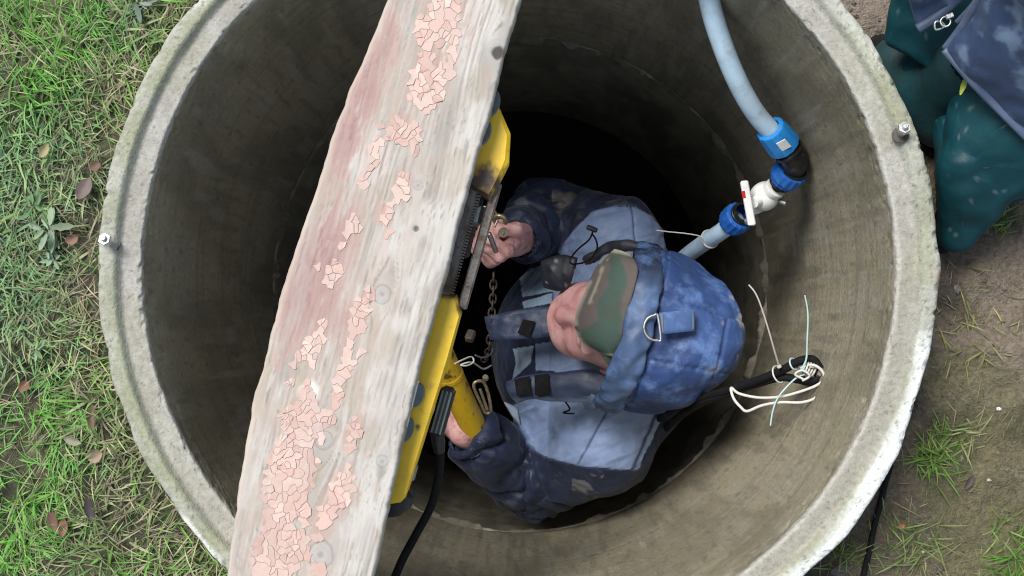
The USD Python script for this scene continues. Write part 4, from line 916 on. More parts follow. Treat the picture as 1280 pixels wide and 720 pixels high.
for s in (-1, 1): b.ell(H(.102, s * .007, -.044), (.005, .0035, .004), RH, .003, 's')
b.ell(H(.093, 0, -.066), (.009, .022, .006), RH, .006); b.ell(H(.090, 0, -.078), (.009, .019, .0065), RH, .005); b.ell(H(.100, 0, -.0715), (.010, .021, .0014), RH, .003, 's')
b.cone(H(-.03, 0, -.06), NECK, .056, .062, .03)
# trunk and limbs, inside the clothes
b.cone(NECK, at(735, 430, -.80), .06, .10, .05); b.cone(SR, SL, .05, .05, .05); b.cone(CH, HIP, .105, .115, .06)
for s, (S_, E_, W_h) in enumerate(((SR, ER, WR), (SL, EL, WL))):
    b.cone(S_, E_, .046, .040, .03); b.cone(E_, W_h, .038, .028, .02)
knees, feet = [], []
for s in (-1, 1):
    hp = HIP + [0, s * .085, -.02]; kn = hp + [-.07, s * .02, -.26 + .0]; ft = np.array([hp[0] + .03, hp[1] + s * .02, -1.72]); knees.append((hp, kn, ft))
    b.cone(hp, kn, .075, .052, .05); b.cone(kn, ft, .048, .036, .03); b.cone(ft, ft + [-.13, 0, -.03], .034, .028, .02)
# hands: local frame forward, across (thumb side), palm
def hand(W, fwd, thumb, side, curl, sc=1.0):
    f = unit(fwd); t = unit(np.asarray(thumb) - f * (np.asarray(thumb) @ f)); p = side * np.cross(f, t)   # p: the way the palm faces
    loc = lambda a, b_, c_: W + sc * (f * a + t * b_ + p * c_)
    R_ = np.stack([f, t, p])
    b.cone(W, loc(.02, 0, 0), .026, .027 * sc, .02)
    b.box(loc(.052, .000, .002), R_, np.array([.040, .040, .0145]) * sc, .013 * sc, .018)
    b.ell(loc(.035, .028, .014), np.array([.030, .016, .015]) * sc, R_, .012)
    for k, (off, l, r) in enumerate(((.030, .094, .0100), (.010, .102, .0102), (-.010, .096, .0097), (-.029, .078, .0087))):
        q0 = loc(.088 - .006 * abs(k - 1), off, 0); ang = 0; segs = (.46, .30, .24); P_ = q0
        for j, (sg, dq) in enumerate(zip(segs, curl[k])):
            ang += dq; d_ = f * math.cos(ang) + p * math.sin(ang) + t * (.06 * (1.5 - k) * (j == 0)); Q_ = P_ + unit(d_) * l * sg * sc
            b.cone(P_, Q_, r * sc * (1.04 - .07 * j), r * sc * (.97 - .07 * j), .0035 if j else .008); b.ell(P_ - p * .001 * sc, np.full(3, r * 1.09 * sc), k=.004); P_ = Q_
    th = [loc(.020, .034, .006), loc(.052, .052, .022), loc(.078, .040, .040), loc(.092, .022, .048)]
    for j in range(3): b.cone(th[j], th[j + 1], (.0150, .0122, .0112)[j] * sc, (.0125, .0112, .0090)[j] * sc, .006)
    return loc
fist = [(1.05, 1.45, .9), (1.15, 1.5, .9), (1.25, 1.5, .9), (1.3, 1.5, .9)]
fR = at(612, 330, -.635) - WR
hr = hand(WR, fR, np.array([.55, .30, .78]), 1, fist, 1.0)
fL = at(556, 496, -.81) - WL
hand(WL, fL, np.array([.6, .2, .75]), -1, [(.5, .6, .4), (.6, .6, .4), (.6, .7, .4), (.7, .7, .4)], .98)
V, F = b.mesh(); n = vnormals(V, F)
lc = (V - Hc) @ RH.T
sk = mixc((.82, .50, .475), (.82, .42, .425), fbm(V * 40, 3, 4))
inhead = np.linalg.norm(V - Hc, axis=1) < .16
for (f_, l_, u_, r_, c_, w_2) in ((.112, 0, -.034, .02, (.62, .20, .19), .6), (.092, 0, -.071, .02, (.50, .15, .15), .9), (.06, .045, -.03, .03, (.66, .24, .23), .6), (.06, -.045, -.03, .03, (.66, .24, .23), .6), (-.01, .08, -.012, .03, (.60, .22, .2), .6)):
    sk = mixc(sk, c_, w_2 * np.exp(-((lc - [f_, l_, u_]) ** 2).sum(1) / r_ ** 2) * inhead)
sk = mixc(sk, (.30, .20, .16), .35 * inhead * sstep(.5, .7, fbm(V * 240, 2, 5)) * sstep(-.045, -.065, lc[:, 2]))
near_h = np.minimum(np.linalg.norm(V - (WR + unit(fR) * .07), axis=1), np.linalg.norm(V - (WL + unit(fL) * .07), axis=1)) < .11
sk = mixc(sk, (.58, .25, .21), .6 * near_h * sstep(.45, .65, fbm(V * 55, 3, 6)))
sk = mixc(sk, (.16, .11, .08), .55 * near_h * sstep(.55, .72, fbm(V * 80, 4, 7)))
V = V + n * (.0009 * (fbm(V * 150, 3, 2) - .5))[:, None]
obj('body', (V, F), 'skin', man, col=sk)

# trousers and boots
tr = SDF((-.12, -.36, -1.79), (.38, .22, -1.05), .007)
tr.cone(HIP + [0, 0, .10], HIP, .135, .14, .03)
for hp, kn, ft in knees: tr.cone(hp, kn, .098, .080, .05); tr.cone(kn, ft + [0, 0, .12], .078, .064, .03)
V, F = tr.mesh(); n = vnormals(V, F); V = V + n * (.014 * (1 - np.abs(2 * fbm(V * 11, 3, 9) - 1)) - .007)[:, None]
obj('trousers', (V, F), 'nylon', man, col=(.010, .014, .026))
for k, (hp, kn, ft) in enumerate(knees):
    s_ = SDF(ft - [.24, .08, .09], ft + [.10, .08, .24], .006); s_.cone(ft + [0, 0, .18], ft, .062, .052, .02); s_.cone(ft + [0, 0, -.02], ft + [-.14, 0, -.03], .048, .042, .03); s_.half(ft - [0, 0, .058], [0, 0, -1.0], ft - .3, ft + .3)
    obj('boot', s_.mesh(), 'rubber', man, col=(.012, .014, .012))

# jacket
j = SDF((-.24, -.50, -1.32), (.46, .28, -.56), .0042)
j.cone(SR + [.0, .0, 0], SL, .078, .086, 0); j.cone(SR, ER, .078, .070, .03); j.cone(ER, WR + (WR - ER) * .08, .072, .040, .025)
j.cone(SL, EL, .086, .074, .03); j.cone(EL, WL + (EL - WL) * .10, .072, .052, .025)
j.ell(at(726, 440, -.94), (.180, .205, .22), k=.06); j.cone(at(738, 432, -1.0), HIP + [0, 0, -.02], .165, .155, .05)
j.ell(at(795, 430, -.80), (.13, .19, .12), k=.05)
j.cone(NECK + [.02, 0, .0], at(785, 430, -.76), .085, .10, .04)
for E_, W_h, r_ in ((ER, WR, .033), (EL, WL, .038)):                # open cuffs
    d_ = unit(W_h - E_); w0 = W_h + (E_ - W_h) * (-.07 if r_ < .037 else .10)
    j.half(w0 + d_ * .012, d_, w0 - .075, w0 + .075, .004); j.cone(w0 - d_ * .03, w0 + d_ * .06, r_, r_, .003, 's')
j.half(HIP - [0, 0, .06], [0, 0, -1], HIP - .3, HIP + .3)
V, F = j.mesh(); V, F = trimesh.remesh.subdivide(V, np.vstack([F[:, [0, 1, 2]], F[:, [0, 2, 3]]])); n = vnormals(V, F)
# folds: across the sleeves, and crumpling everywhere
def limb(V, a, b_): ba = b_ - a; t = np.clip(((V - a) @ ba) / (ba @ ba), 0, 1); return t, np.linalg.norm(V - a - t[:, None] * ba, axis=1)
fold = np.zeros(len(V)); wsum = np.full(len(V), 1e-6)
for a, b_, fr, ph in ((SR, ER, 34, 0), (ER, WR, 40, 1), (SL, EL, 30, 2), (EL, WL, 36, 3)):
    t, dd = limb(V, a, b_); L_ = np.linalg.norm(b_ - a); w = np.exp(-(dd / .085) ** 4)
    ax_ = (V - a) @ unit(b_ - a); sd = fbm(V * 15 + ph, 3, 3 + ph)
    fold += w * (np.abs(np.sin((ax_ * fr + 5.5 * sd))) ** .8 - .6); wsum += w
fold /= np.maximum(wsum, 1)
cr = 1 - np.abs(2 * fbm(V * 9 + 1.3 * fbm(V * 5, 2, 3)[:, None], 3, 31) - 1)
cr2 = 1 - np.abs(2 * fbm(V * [26, 22, 30], 3, 41) - 1)
uvp = proj(V)
N_yoke = [(697, 322), (712, 296), (740, 266), (768, 259), (794, 259), (815, 272), (842, 310), (850, 420), (700, 420), (690, 345)]
S_yoke = [(642, 506), (643, 522), (652, 543), (669, 563), (690, 572), (711, 578), (740, 583), (775, 586), (795, 586), (808, 560), (836, 505), (850, 420), (690, 420), (700, 480)]
upz = n[:, 2] > -.2
grey = (in_poly(uvp, N_yoke) | in_poly(uvp, S_yoke)) & upz
grey_small = (in_poly(uvp, [(651, 346), (690, 325), (698, 365), (656, 373), (652, 360)]) | in_poly(uvp, [(655, 379), (692, 368), (692, 380), (657, 387)]) | in_poly(uvp, [(641, 436), (668, 432), (665, 453), (655, 462), (641, 474), (644, 455)])) & upz
greyb = in_poly(uvp, [(670, 430), (716, 425), (718, 466), (672, 462)]) & upz
amp = np.where(grey, .35, 1.0)
gq = (V - at(740, 540, -.7)) @ np.stack([unit(np.array([.93, .36, 0])), unit(np.array([-.36, .93, 0])), UP]).T
wr = 1 - np.abs(2 * fbm(gq * [7, 34, 8] + .7 * fbm(V * 9, 2, 4)[:, None], 3, 52) - 1)
disp = .0115 * (wr - .65) * grey + amp * (.024 * fold * np.minimum(wsum, 1) + .012 * (cr - .62)) + .0045 * (cr2 - .62) * np.where(grey, .6, 1)
seamS = np.abs((uvp[:, 0] - 760) * (578 - 511) - (uvp[:, 1] - 511) * (725 - 760)) / math.hypot(67, 35)
seam = np.exp(-((seamS + 2.5 * (fbm(V * 40, 2, 71) - .5)) / 1.1) ** 2) * grey * (uvp[:, 1] > 500)
seamN = np.exp(-(np.abs(uvp[:, 0] - 789 - .10 * (uvp[:, 1] - 260)) / 1.1) ** 2) * grey * (uvp[:, 1] < 320)
edgeS = np.abs((uvp[:, 0] - 822) * (582 - 511) - (uvp[:, 1] - 511) * (790 - 822)) / math.hypot(71, 32)
disp -= .0028 * np.maximum(seam, seamN) + .006 * np.maximum(0, np.abs(np.sin(uvp[:, 1] / 11.0)) ** 8) * 0
V2 = V + n * disp[:, None]
navy = mixc((.015, .024, .060), (.024, .036, .082), fbm(V * 12, 3, 6)); navy = mixc(navy, (.010, .013, .024), .6 * sstep(.5, .7, fbm(V * 18, 4, 16)))
gcol = mixc((.31, .415, .67), (.245, .33, .54), fbm(V * 9, 3, 26))
soft = np.mean([(in_poly(uvp + o2_, N_yoke) | in_poly(uvp + o2_, S_yoke)) for o2_ in np.random.default_rng(3).normal(0, .9, (9, 2))], 0) * upz; col = mixc(navy, gcol, soft); col = np.where(greyb[:, None], gcol * .9, col); col = np.where(grey_small[:, None], mixc((.38, .52, .68), (.30, .42, .58), fbm(V * 20, 3, 5)), col)
col = mixc(col, (.05, .065, .10), .75 * np.maximum(seam, seamN))
col = mixc(col, (.012, .016, .03), .9 * np.exp(-(edgeS / 2.3) ** 2) * grey * (uvp[:, 1] > 500))
# dry mud on the upper right sleeve
mud = sstep(.48, .66, fbm(V * [16, 30, 16] + 2, 4, 55)) * (in_poly(uvp, [(690, 228), (760, 232), (800, 255), (800, 262), (740, 268), (700, 290), (690, 270)]))
col = mixc(col, (.22, .205, .185), .7 * mud)
mud2 = sstep(.56, .68, fbm(V * 26 + 9, 4, 65)) * in_poly(uvp, [(620, 225), (660, 225), (660, 270), (620, 275)]); col = mixc(col, (.19, .20, .22), .5 * mud2)
mud3 = sstep(.52, .62, fbm(V * 34 + 4, 4, 75)) * in_poly(uvp, [(715, 590), (755, 590), (750, 625), (715, 620)]); col = mixc(col, (.24, .24, .25), .7 * mud3)
jk = obj('jacket', (V2, F), 'nylon', man, col=col)

# chest flap with its touch fastener squares, pocket flap, collar ends
def sheet(pts, th, fn, name, mat, parent, col, amp=.004, fr=40, nu=22, nv=14, **kw):
    """Padded cloth: a bilinear patch over four corners (rows of points) with crumpling, closed and rounded."""
    P_ = np.asarray(pts, float); a = np.linspace(0, 1, nu)[:, None, None]; c_ = np.linspace(0, 1, nv)[None, :, None]
    def along(r):
        q_ = spline(r, 24) if len(r) > 2 else np.array(r, float); x_ = np.linspace(0, len(q_) - 1, nu); i_ = np.minimum(x_.astype(int), len(q_) - 2); f_ = (x_ - i_)[:, None]; return q_[i_] * (1 - f_) + q_[i_ + 1] * f_
    rows = np.array([along(r) for r in P_])   # k nu 3
    k = len(rows); fine_ = np.array([spline(rows[:, i], 24) if k > 2 else rows[:, i] for i in range(nu)]); x = np.linspace(0, fine_.shape[1] - 1, nv); i_ = np.minimum(x.astype(int), fine_.shape[1] - 2); t = (x - i_)[None, :, None]
    G = fine_[:, i_] * (1 - t) + fine_[:, i_ + 1] * t     # nu nv 3
    du = np.gradient(G, axis=0); dv = np.gradient(G, axis=1); nn = np.cross(du, dv); nn /= np.linalg.norm(nn, axis=-1, keepdims=True) + 1e-12
    if nn[..., 2].mean() < 0: nn = -nn
    A_, B_ = np.meshgrid(np.linspace(-1, 1, nu), np.linspace(-1, 1, nv), indexing='ij'); e = np.clip(1 - np.maximum(A_ ** 8, B_ ** 8), 0.02, 1) ** .5
    w = amp * (fbm(G * fr, 3, 5) - .5) * 2
    top_ = G + nn * (w + th * e / 2)[..., None]; bot_ = G + nn * (w - th * e / 2)[..., None]
    V = np.vstack([top_.reshape(-1, 3), bot_.reshape(-1, 3)]); N_ = nu * nv
    q_ = (np.arange(nu - 1)[:, None] * nv + np.arange(nv - 1)[None]).ravel(); F = np.stack([q_, q_ + nv, q_ + nv + 1, q_ + 1], -1)
    bd = np.concatenate([np.arange(nv - 1), np.arange(nv - 1, N_ - 1, nv), np.arange(N_ - 1, N_ - nv, -1), np.arange(N_ - nv, 0, -nv)])
    nx_ = np.roll(bd, -1); F = np.vstack([F, F[:, ::-1] + N_, np.stack([bd, nx_, nx_ + N_, bd + N_], -1)])
    cc = col(V) if callable(col) else col
    mm = trimesh.Trimesh(V, np.vstack([F[:, [0, 1, 2]], F[:, [0, 2, 3]]]), process=False); trimesh.repair.fix_normals(mm)
    return obj(name, (np.array(mm.vertices), np.array(mm.faces)), mat, parent, col=cc, **kw)
dn = lambda V: mixc((.016, .026, .062), (.035, .055, .11), fbm(V * 30, 3, 3))
lapS = sheet([[at(632, 476, -0.627), at(660, 469, -0.612), at(692, 466, -0.602), at(735, 462, -0.592), at(764, 470, -0.572)], [at(634, 490, -0.617), at(662, 484, -0.604), at(694, 482, -0.594), at(735, 482, -0.582), at(766, 486, -0.572)], [at(646, 505, -0.622), at(664, 499, -0.607), at(695, 502, -0.597), at(735, 503, -0.587), at(768, 503, -0.577)]], .008, None, 'collar_flap', 'nylon', man,
             lambda V: mixc(dn(V), (.15, .19, .28), sstep(495, 502, proj(V)[:, 1] + 6 * (fbm(V * 40, 2) - .5))), amp=.006)
tch = lambda pts, nm: sheet(pts, .003, None, 'fastener_patch', 'black_cord', lapS, (.006, .006, .008), amp=.001, nu=8, nv=8)
tch([[at(643, 474, -0.608), at(662, 470, -0.598)], [at(646, 495, -0.600), at(664, 493, -0.594)]], 0); tch([[at(668, 469, -0.596), at(686, 467, -0.590)], [at(669, 494, -0.590), at(688, 493, -0.583)]], 0)
sheet([[at(630, 502, -0.630), at(642, 508, -0.627), at(648, 512, -0.627)], [at(641, 520, -0.632), at(647, 526, -0.632), at(652, 532, -0.632)]], .012, None, 'collar_flap', 'nylon', man, (.24, .30, .38), amp=.002)
lapN = sheet([[at(606, 396, -0.672), at(645, 388, -0.647), at(690, 382, -0.627)], [at(612, 425, -0.667), at(650, 424, -0.640), at(696, 420, -0.617)]], .008, None, 'chest_flap', 'nylon', man, dn, amp=.008)
sheet([[at(654, 399, -0.632), at(669, 402, -0.624)], [at(647, 416, -0.634), at(661, 422, -0.624)]], .003, None, 'fastener_patch', 'black_cord', lapN, (.007, .007, .009), amp=.0005, nu=6, nv=6)
bk = lambda V: mixc(mixc((.008, .009, .013), (.018, .022, .035), fbm(V * 50, 3)), (.26, .25, .24), sstep(.64, .72, fbm(V * 90, 4, 9)))
sheet([[at(676, 326, -0.592), at(700, 318, -0.577), at(722, 322, -0.562)], [at(676, 348, -0.587), at(700, 342, -0.572), at(718, 340, -0.562)], [at(679, 360, -0.592), at(700, 364, -0.577), at(713, 356, -0.572)]], .008, None, 'collar_flap', 'nylon', man, bk, amp=.007, fr=26)

# hood: three quilted panels, stiff brim, tab with a ring
hc = at(800, 412, -.555)
hd = SDF((.0, -.32, -.80), (.46, .16, -.33), .0036)
E3 = np.stack([fwd2, Lh, UP])
hd.ell(hc, (.182, .140, .146), E3, k=0); hd.cone(hc + UP * -.05 - fwd2 * .02, NECK + [.015, 0, 0], .128, .112, .05)
for hp_, hn_ in ((at(882, 336, -.53), at(895, 318, -.53) - at(880, 345, -.53) + UP * .012), (at(926, 396, -.55), [1, .05, .15]), (at(893, 486, -.55), at(905, 500, -.55) - at(888, 474, -.55)), (hc + UP * .128 - fwd2 * .05, [.25, .1, 1.0]), (at(800, 512, -.56), [-.1, -1, .1])):
    hd.half(hp_, hn_, (0, -.32, -.80), (.46, .16, -.33), .02)
op = hc + fwd2 * .018 + UP * 0.0
hd.half(op, fwd2 + UP * .08, (0, -.32, -.80), (.46, .16, -.33), .012)
hd.ell(hc + UP * -.004, (.150, .118, .120), E3, .006, 's'); hd.cone(hc + UP * -.05, NECK + [.0, 0, -.02], .115, .095, .02, 's')
hd.ell(hc + fwd2 * .10 - UP * .03, (.15, .118, .118), E3, .01, 's')
V, F = hd.mesh(); n = vnormals(V, F); l3 = (V - hc) @ E3.T
s1 = np.exp(-((l3[:, 1] - .040 - .10 * (l3[:, 0] + .1)) / .0028) ** 2); s2 = np.exp(-((l3[:, 1] + .058 + .12 * (l3[:, 0] + .1)) / .0028) ** 2); s3 = np.exp(-((l3[:, 0] + .128) / .0028) ** 2) * (np.abs(l3[:, 1]) < .05); brim = np.exp(-((l3[:, 0] - .0 + .010) / .0025) ** 2)
seam = np.maximum(np.maximum(s1, s2), np.maximum(s3, brim))
cr = (1 - np.abs(2 * fbm(V * [5.5, 8, 6.5] + 1.0 * fbm(V * 5, 2, 3)[:, None], 2, 131) - 1)) ** 1.5; cr2 = 1 - np.abs(2 * fbm(V * 30, 3, 141) - 1)
puck = np.sin(np.where(s1 + s2 > .02, l3[:, 0], l3[:, 1]) * 420) * np.exp(-((l3[:, 1] - .040 - .10 * (l3[:, 0] + .1)) / .010) ** 2)
big = fbm(V * 6.5 + 3, 2, 161) - .5; V2 = V + n * (.030 * big + .026 * (cr - .72) + .0035 * (cr2 - .66) - .003 * seam + .0006 * puck)[:, None]
hcx = mixc((.024, .056, .18), (.044, .098, .275), fbm(V * 11, 3, 2)); hcx = mixc(hcx, (.018, .045, .15), .7 * sstep(.48, .68, fbm(V * 9 + 5, 4, 12)))
hcx = mixc(hcx, (.016, .03, .08), .4 * seam)
mudm = sstep(.60, .68, fbm(V * 38, 4, 22)) * sstep(-.10, -.15, l3[:, 0]); hcx = mixc(hcx, (.50, .47, .40), .8 * mudm)
mudb = np.exp(-((l3[:, 0] + .157) ** 2 + (l3[:, 1] + .055) ** 2) / .016 ** 2); hcx = mixc(hcx, (.52, .49, .42), .9 * sstep(.35, .6, mudb * (.4 + 1.2 * fbm(V * 50, 3, 32))))
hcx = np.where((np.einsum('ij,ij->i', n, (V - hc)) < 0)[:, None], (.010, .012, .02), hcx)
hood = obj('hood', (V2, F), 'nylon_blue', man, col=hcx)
a = np.linspace(math.radians(-58), math.radians(238), 90)
ro = np.array([op + Lh * (.140 * math.cos(x)) + UP * (.142 * math.sin(x)) + fwd2 * (.004 + .010 * math.sin(x * 3) * .4) for x in a])
V, F = tube(ro, .010, 24); rad_ = (ro - op) - np.outer((ro - op) @ fwd2, fwd2); rad_ /= np.linalg.norm(rad_, axis=1, keepdims=True); ph_ = np.arange(24) * np.pi / 12; wv = .025 + .006 * (fbm(ro * 30, 2, 3) - .5)
V[:-2] = (ro[:, None] - fwd2 * .002 + wv[:, None, None] * np.cos(ph_)[None, :, None] * fwd2 - .0085 * np.sin(ph_)[None, :, None] * rad_[:, None] + rad_[:, None] * .004).reshape(-1, 3); n_b = vnormals(V, F); V = V + n_b * (.014 * (fbm(V * 38, 3, 8) - .5) + .004 * (np.sin(fbm(V * 14, 2, 9) * 40)) * .5)[:, None]
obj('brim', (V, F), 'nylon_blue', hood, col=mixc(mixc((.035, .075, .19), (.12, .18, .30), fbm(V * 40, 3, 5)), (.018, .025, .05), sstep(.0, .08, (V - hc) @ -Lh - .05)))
# dark crumpled lining edge and collar running round in front of the neck on the far side
P = spline([op - Lh * .125 + UP * .02 + fwd2 * .0, at(796, 309, -.535), at(770, 309, -.545), at(748, 316, -.565), at(733, 325, -.580)], 10)
V, F = tube(P, (.0150 + .004 * (fbm(P * 70, 2, 4) - .5)) * np.linspace(1, .55, len(P)), 16); n_b = vnormals(V, F); V = V + n_b * (.007 * (np.abs(np.sin(fbm(V * 16, 2, 6) * 15)) - .5))[:, None]
obj('collar_edge', (V, F), 'nylon', man, col=mixc((.010, .012, .018), (.035, .042, .06), fbm(V * 60, 3, 6)))
P = spline([op + Lh * .125 - UP * .0, at(764, 494, -.555), at(752, 500, -.575), at(730, 502, -.60)], 8)
V, F = tube(P, .013, 14); n_b = vnormals(V, F); V = V + n_b * (.010 * (np.abs(np.sin(fbm(V * 20, 2, 6) * 26)) - .5))[:, None]
obj('collar_edge', (V, F), 'nylon', man, col=mixc((.02, .03, .06), (.13, .18, .27), fbm(V * 60, 3, 6)))
cord = tube(spline([at(741, 290, -.56), at(736, 300, -.555), at(722, 312, -.56), at(713, 324, -.565), at(716, 330, -.56), at(735, 326, -.55), at(746, 312, -.55), at(745, 300, -.552), at(740, 292, -.556)], 8), .0016, 6)
dc = obj('draw_cord', cord, 'black_cord', man)
obj('cord_stop', rbox(at(740, 286, -.556), unit(np.array([.9, -.35, 0])), unit(np.array([.35, .9, 0])), UP, .010, .0045, .0045, .002), 'black_plastic', dc, smooth=30)
obj('draw_cord', tube(spline([at(702, 497, -.60), at(708, 504, -.595), at(712, 512, -.60), at(704, 516, -.61), at(718, 517, -.61)], 8), .0016, 6), 'black_cord', man)
# surface point of the hood under a pixel, then tab and ring lie on it
def on_hood(u, v, lift=0):
    o, d_ = CAM, unit(at(u, v, -.5) - CAM); q_ = (o - hc) @ E3.T / [.184, .147, .150]; w = d_ @ E3.T / [.184, .147, .150]
    A_, B_, C_ = w @ w, 2 * q_ @ w, q_ @ q_ - 1; t = (-B_ - math.sqrt(max(B_ * B_ - 4 * A_ * C_, 0))) / (2 * A_); P_ = o + d_ * t
    nn = unit(((P_ - hc) @ E3.T / np.array([.184, .147, .150]) ** 2) @ E3); return P_ + nn * lift, nn
rows = []
for dv_ in (-13, -4, 5, 13): rows.append([on_hood(u, 405 + dv_ - (u - 823) * .10, .0075)[0] for u in (823, 836, 850, 866)])
tab = sheet(rows, .0045, None, 'hood_tab', 'nylon_blue', man, lambda V: mixc((.035, .08, .22), (.07, .13, .30), fbm(V * 30, 3)), amp=.0012, nu=16, nv=12)
for u0, u1 in ((826, 828.2), (862, 864)): sheet([[on_hood(u0, 395 - (u0 - 823) * .1, .0105)[0], on_hood(u0, 416 - (u0 - 823) * .1, .0105)[0]], [on_hood(u1, 395 - (u1 - 823) * .1, .0105)[0], on_hood(u1, 416 - (u1 - 823) * .1, .0105)[0]]], .0012, None, 'stitching', 'grey_plastic', tab, None, amp=0, nu=6, nv=4)
rc_, rn_ = on_hood(818, 410, .0125); rx_ = unit(at(804, 412, -.5) - at(830, 409, -.5)); rx_ = unit(rx_ - rn_ * (rx_ @ rn_)); ry_ = np.cross(rn_, rx_)
aa = np.linspace(-np.pi / 2, np.pi / 2, 16); dring = np.vstack([rc_ + np.outer(np.cos(aa) * .019, rx_) + np.outer(np.sin(aa) * .0205, ry_)])
dring = np.vstack([dring, rc_ + ry_ * .0195 - rx_ * .006, rc_ - ry_ * .0195 - rx_ * .006]); obj('ring', tube(spline(dring, 4, closed=True), .0022, 10, closed=True), 'zinc', tab)

# cap: crown inside the hood and a camouflage peak over the brow
capc = H(-.010, 0, .032)
def cap_pt(az, el, r=1.0): return capc + r * (Fh * .108 * math.cos(el) * math.cos(az) + Lh * .088 * math.cos(el) * math.sin(az) + Uh * .092 * math.sin(el))
G = np.array([[cap_pt(a_, e_) for a_ in np.linspace(0, 2 * np.pi, 48, endpoint=False)] for e_ in np.linspace(.42, math.pi / 2 - .01, 14)])
q_ = np.arange(13)[:, None] * 48 + np.arange(48)[None]; q2 = np.arange(13)[:, None] * 48 + (np.arange(48)[None] + 1) % 48
def camo(V):
    c_ = np.broadcast_to((.19, .135, .125), V.shape); w = V + .012 * (fbm(V * 25, 2, 9)[:, None] - .5)
    c_ = np.where((fbm(w * [14, 20, 20] + 3, 2, 91) > .50)[:, None], (.085, .155, .125), c_); c_ = np.where((fbm(w * [18, 16, 20] + 8, 2, 92) > .655)[:, None], (.035, .045, .035), c_)
    return mixc(c_, (.20, .185, .15), .25)
cap = obj('cap', (G.reshape(-1, 3), np.stack([q_, q2, q2 + 48, q_ + 48], -1).reshape(-1, 4)), 'camo_cloth', man, col=camo(G.reshape(-1, 3)))
# the peak: curved plate, edges measured on the photograph, sagging to both sides
pe_out = np.array([(768, 311), (747, 331), (732, 362), (720, 391), (719, 411), (728, 428), (755, 444)], float); pe_in = np.array([(788, 318), (797, 334), (794, 356), (786, 384), (780, 410), (776, 430), (770, 446)], float)
s_ = np.linspace(-1, 1, 7)
zo = -.435 - .020 * s_ ** 2; zi = -.412 - .032 * s_ ** 2
po = spline([at(u, v, z) for (u, v), z in zip(pe_out, zo)], 7); pi_ = spline([at(u, v, z) for (u, v), z in zip(pe_in, zi)], 7)
tq = np.linspace(0, 1, 22)[None, :, None]; G = po[:, None] * (1 - tq) + pi_[:, None] * tq; G = G + UP * (.010 * np.sin(np.pi * tq) )
nu, nv = G.shape[:2]; th_ = .0032 * np.minimum(1, .35 + 6 * np.minimum(np.linspace(0, 1, nv), .2))[None, :, None]
V = np.vstack([(G + UP * th_ / 2).reshape(-1, 3), (G - UP * th_ / 2).reshape(-1, 3)]); N_ = nu * nv
q_ = (np.arange(nu - 1)[:, None] * nv + np.arange(nv - 1)[None]).ravel(); F = np.stack([q_, q_ + nv, q_ + nv + 1, q_ + 1], -1)
bd = np.concatenate([np.arange(nv - 1), np.arange(nv - 1, N_ - 1, nv), np.arange(N_ - 1, N_ - nv, -1), np.arange(N_ - nv, 0, -nv)]); nx_ = np.roll(bd, -1)
mm = trimesh.Trimesh(V, np.vstack([x for y in (F, F[:, ::-1] + N_, np.stack([bd, nx_, nx_ + N_, bd + N_], -1)) for x in (y[:, [0, 1, 2]], y[:, [0, 2, 3]])]), process=False); trimesh.repair.fix_normals(mm)
sV = np.tile(np.repeat(np.linspace(-1, 1, nu), nv), 2); eV = np.tile(np.tile(np.linspace(0, 1, nv), nu), 2)
fz = fbm(V * 22, 3, 91) - .5; fz2 = fbm(V * 34 + 5, 3, 92) - .5
cpk = np.broadcast_to((.155, .125, .112), V.shape); cpk = mixc(cpk, (.075, .122, .098), sstep(.02, -.02, np.abs(eV - (.46 + .22 * (sV + 1) - .35 * (sV + .2) ** 2)) - .17 - .33 * sstep(.0, .7, sV) + .55 * fz)); cpk = mixc(cpk, (.085, .10, .07), .6 * sstep(.10, .16, fz2)); cpk = mixc(cpk, (.40, .38, .28), sstep(.02, -.01, np.abs(eV - .22 - .1 * sV) - .045 + .35 * np.abs(fz2)) * (sV < -.1))
wear = sstep(.10, .02, eV + .09 * (fbm(V * 60, 3, 7) - .3)) * (fbm(V * 35, 3, 17) > .5); wear = np.maximum(wear, sstep(.9, .97, np.abs(sV) + .1 * (fbm(V * 50, 2, 8) - .5)))
cpk = mixc(cpk, (.55, .52, .40), .85 * wear)
obj('peak', (np.array(mm.vertices), np.array(mm.faces)), 'camo_cloth', cap, col=cpk, smooth=True)

# ------------------------------------------------------------------ the person kneeling beside the well
kp = thing('person', 'person kneeling beside the well in teal rubber waders and navy jacket', 'person', (.85, .25, -.18))
gz = lambda x, y: float(ground_z(x, y))
KF, KN = at(1160, 44, -.045), at(1222, 190, -.060)               # far and near knee
HF, HN = np.array([.86, .56, .06]), np.array([.93, .31, .06])
FF = at(1152, 112, -.150); FN = at(1200, 285, -.150)
PEL = (HF + HN) / 2; CHS = PEL + [.02, .06, .40]; NK = CHS + [-.03, 0, .20]; HD = NK + [-.07, -.01, .15]
def hull_of(sp):
    ico_ = trimesh.creation.icosphere(2, 1.0).vertices; h = trimesh.convex.convex_hull(np.vstack([ico_ * r + c_ for c_, r in sp])); return manifold3d.Manifold(manifold3d.Mesh(np.array(h.vertices, np.float32), np.array(h.faces, np.uint32)))
near = hull_of([(at(1196, 150, -.10), .028), (at(1191, 298, -.13), .014), (at(1206, 297, -.115), .012), (at(1220, 272, -.09), .014), (at(1252, 238, -.05), .016), (at(1205, 205, -.045), .03)]) + \
       hull_of([(at(1205, 195, -.05), .03), (at(1252, 238, -.05), .016), (at(1300, 196, -.01), .03), (at(1290, 130, .0), .045), (at(1222, 128, -.03), .03), (HN, .10)])
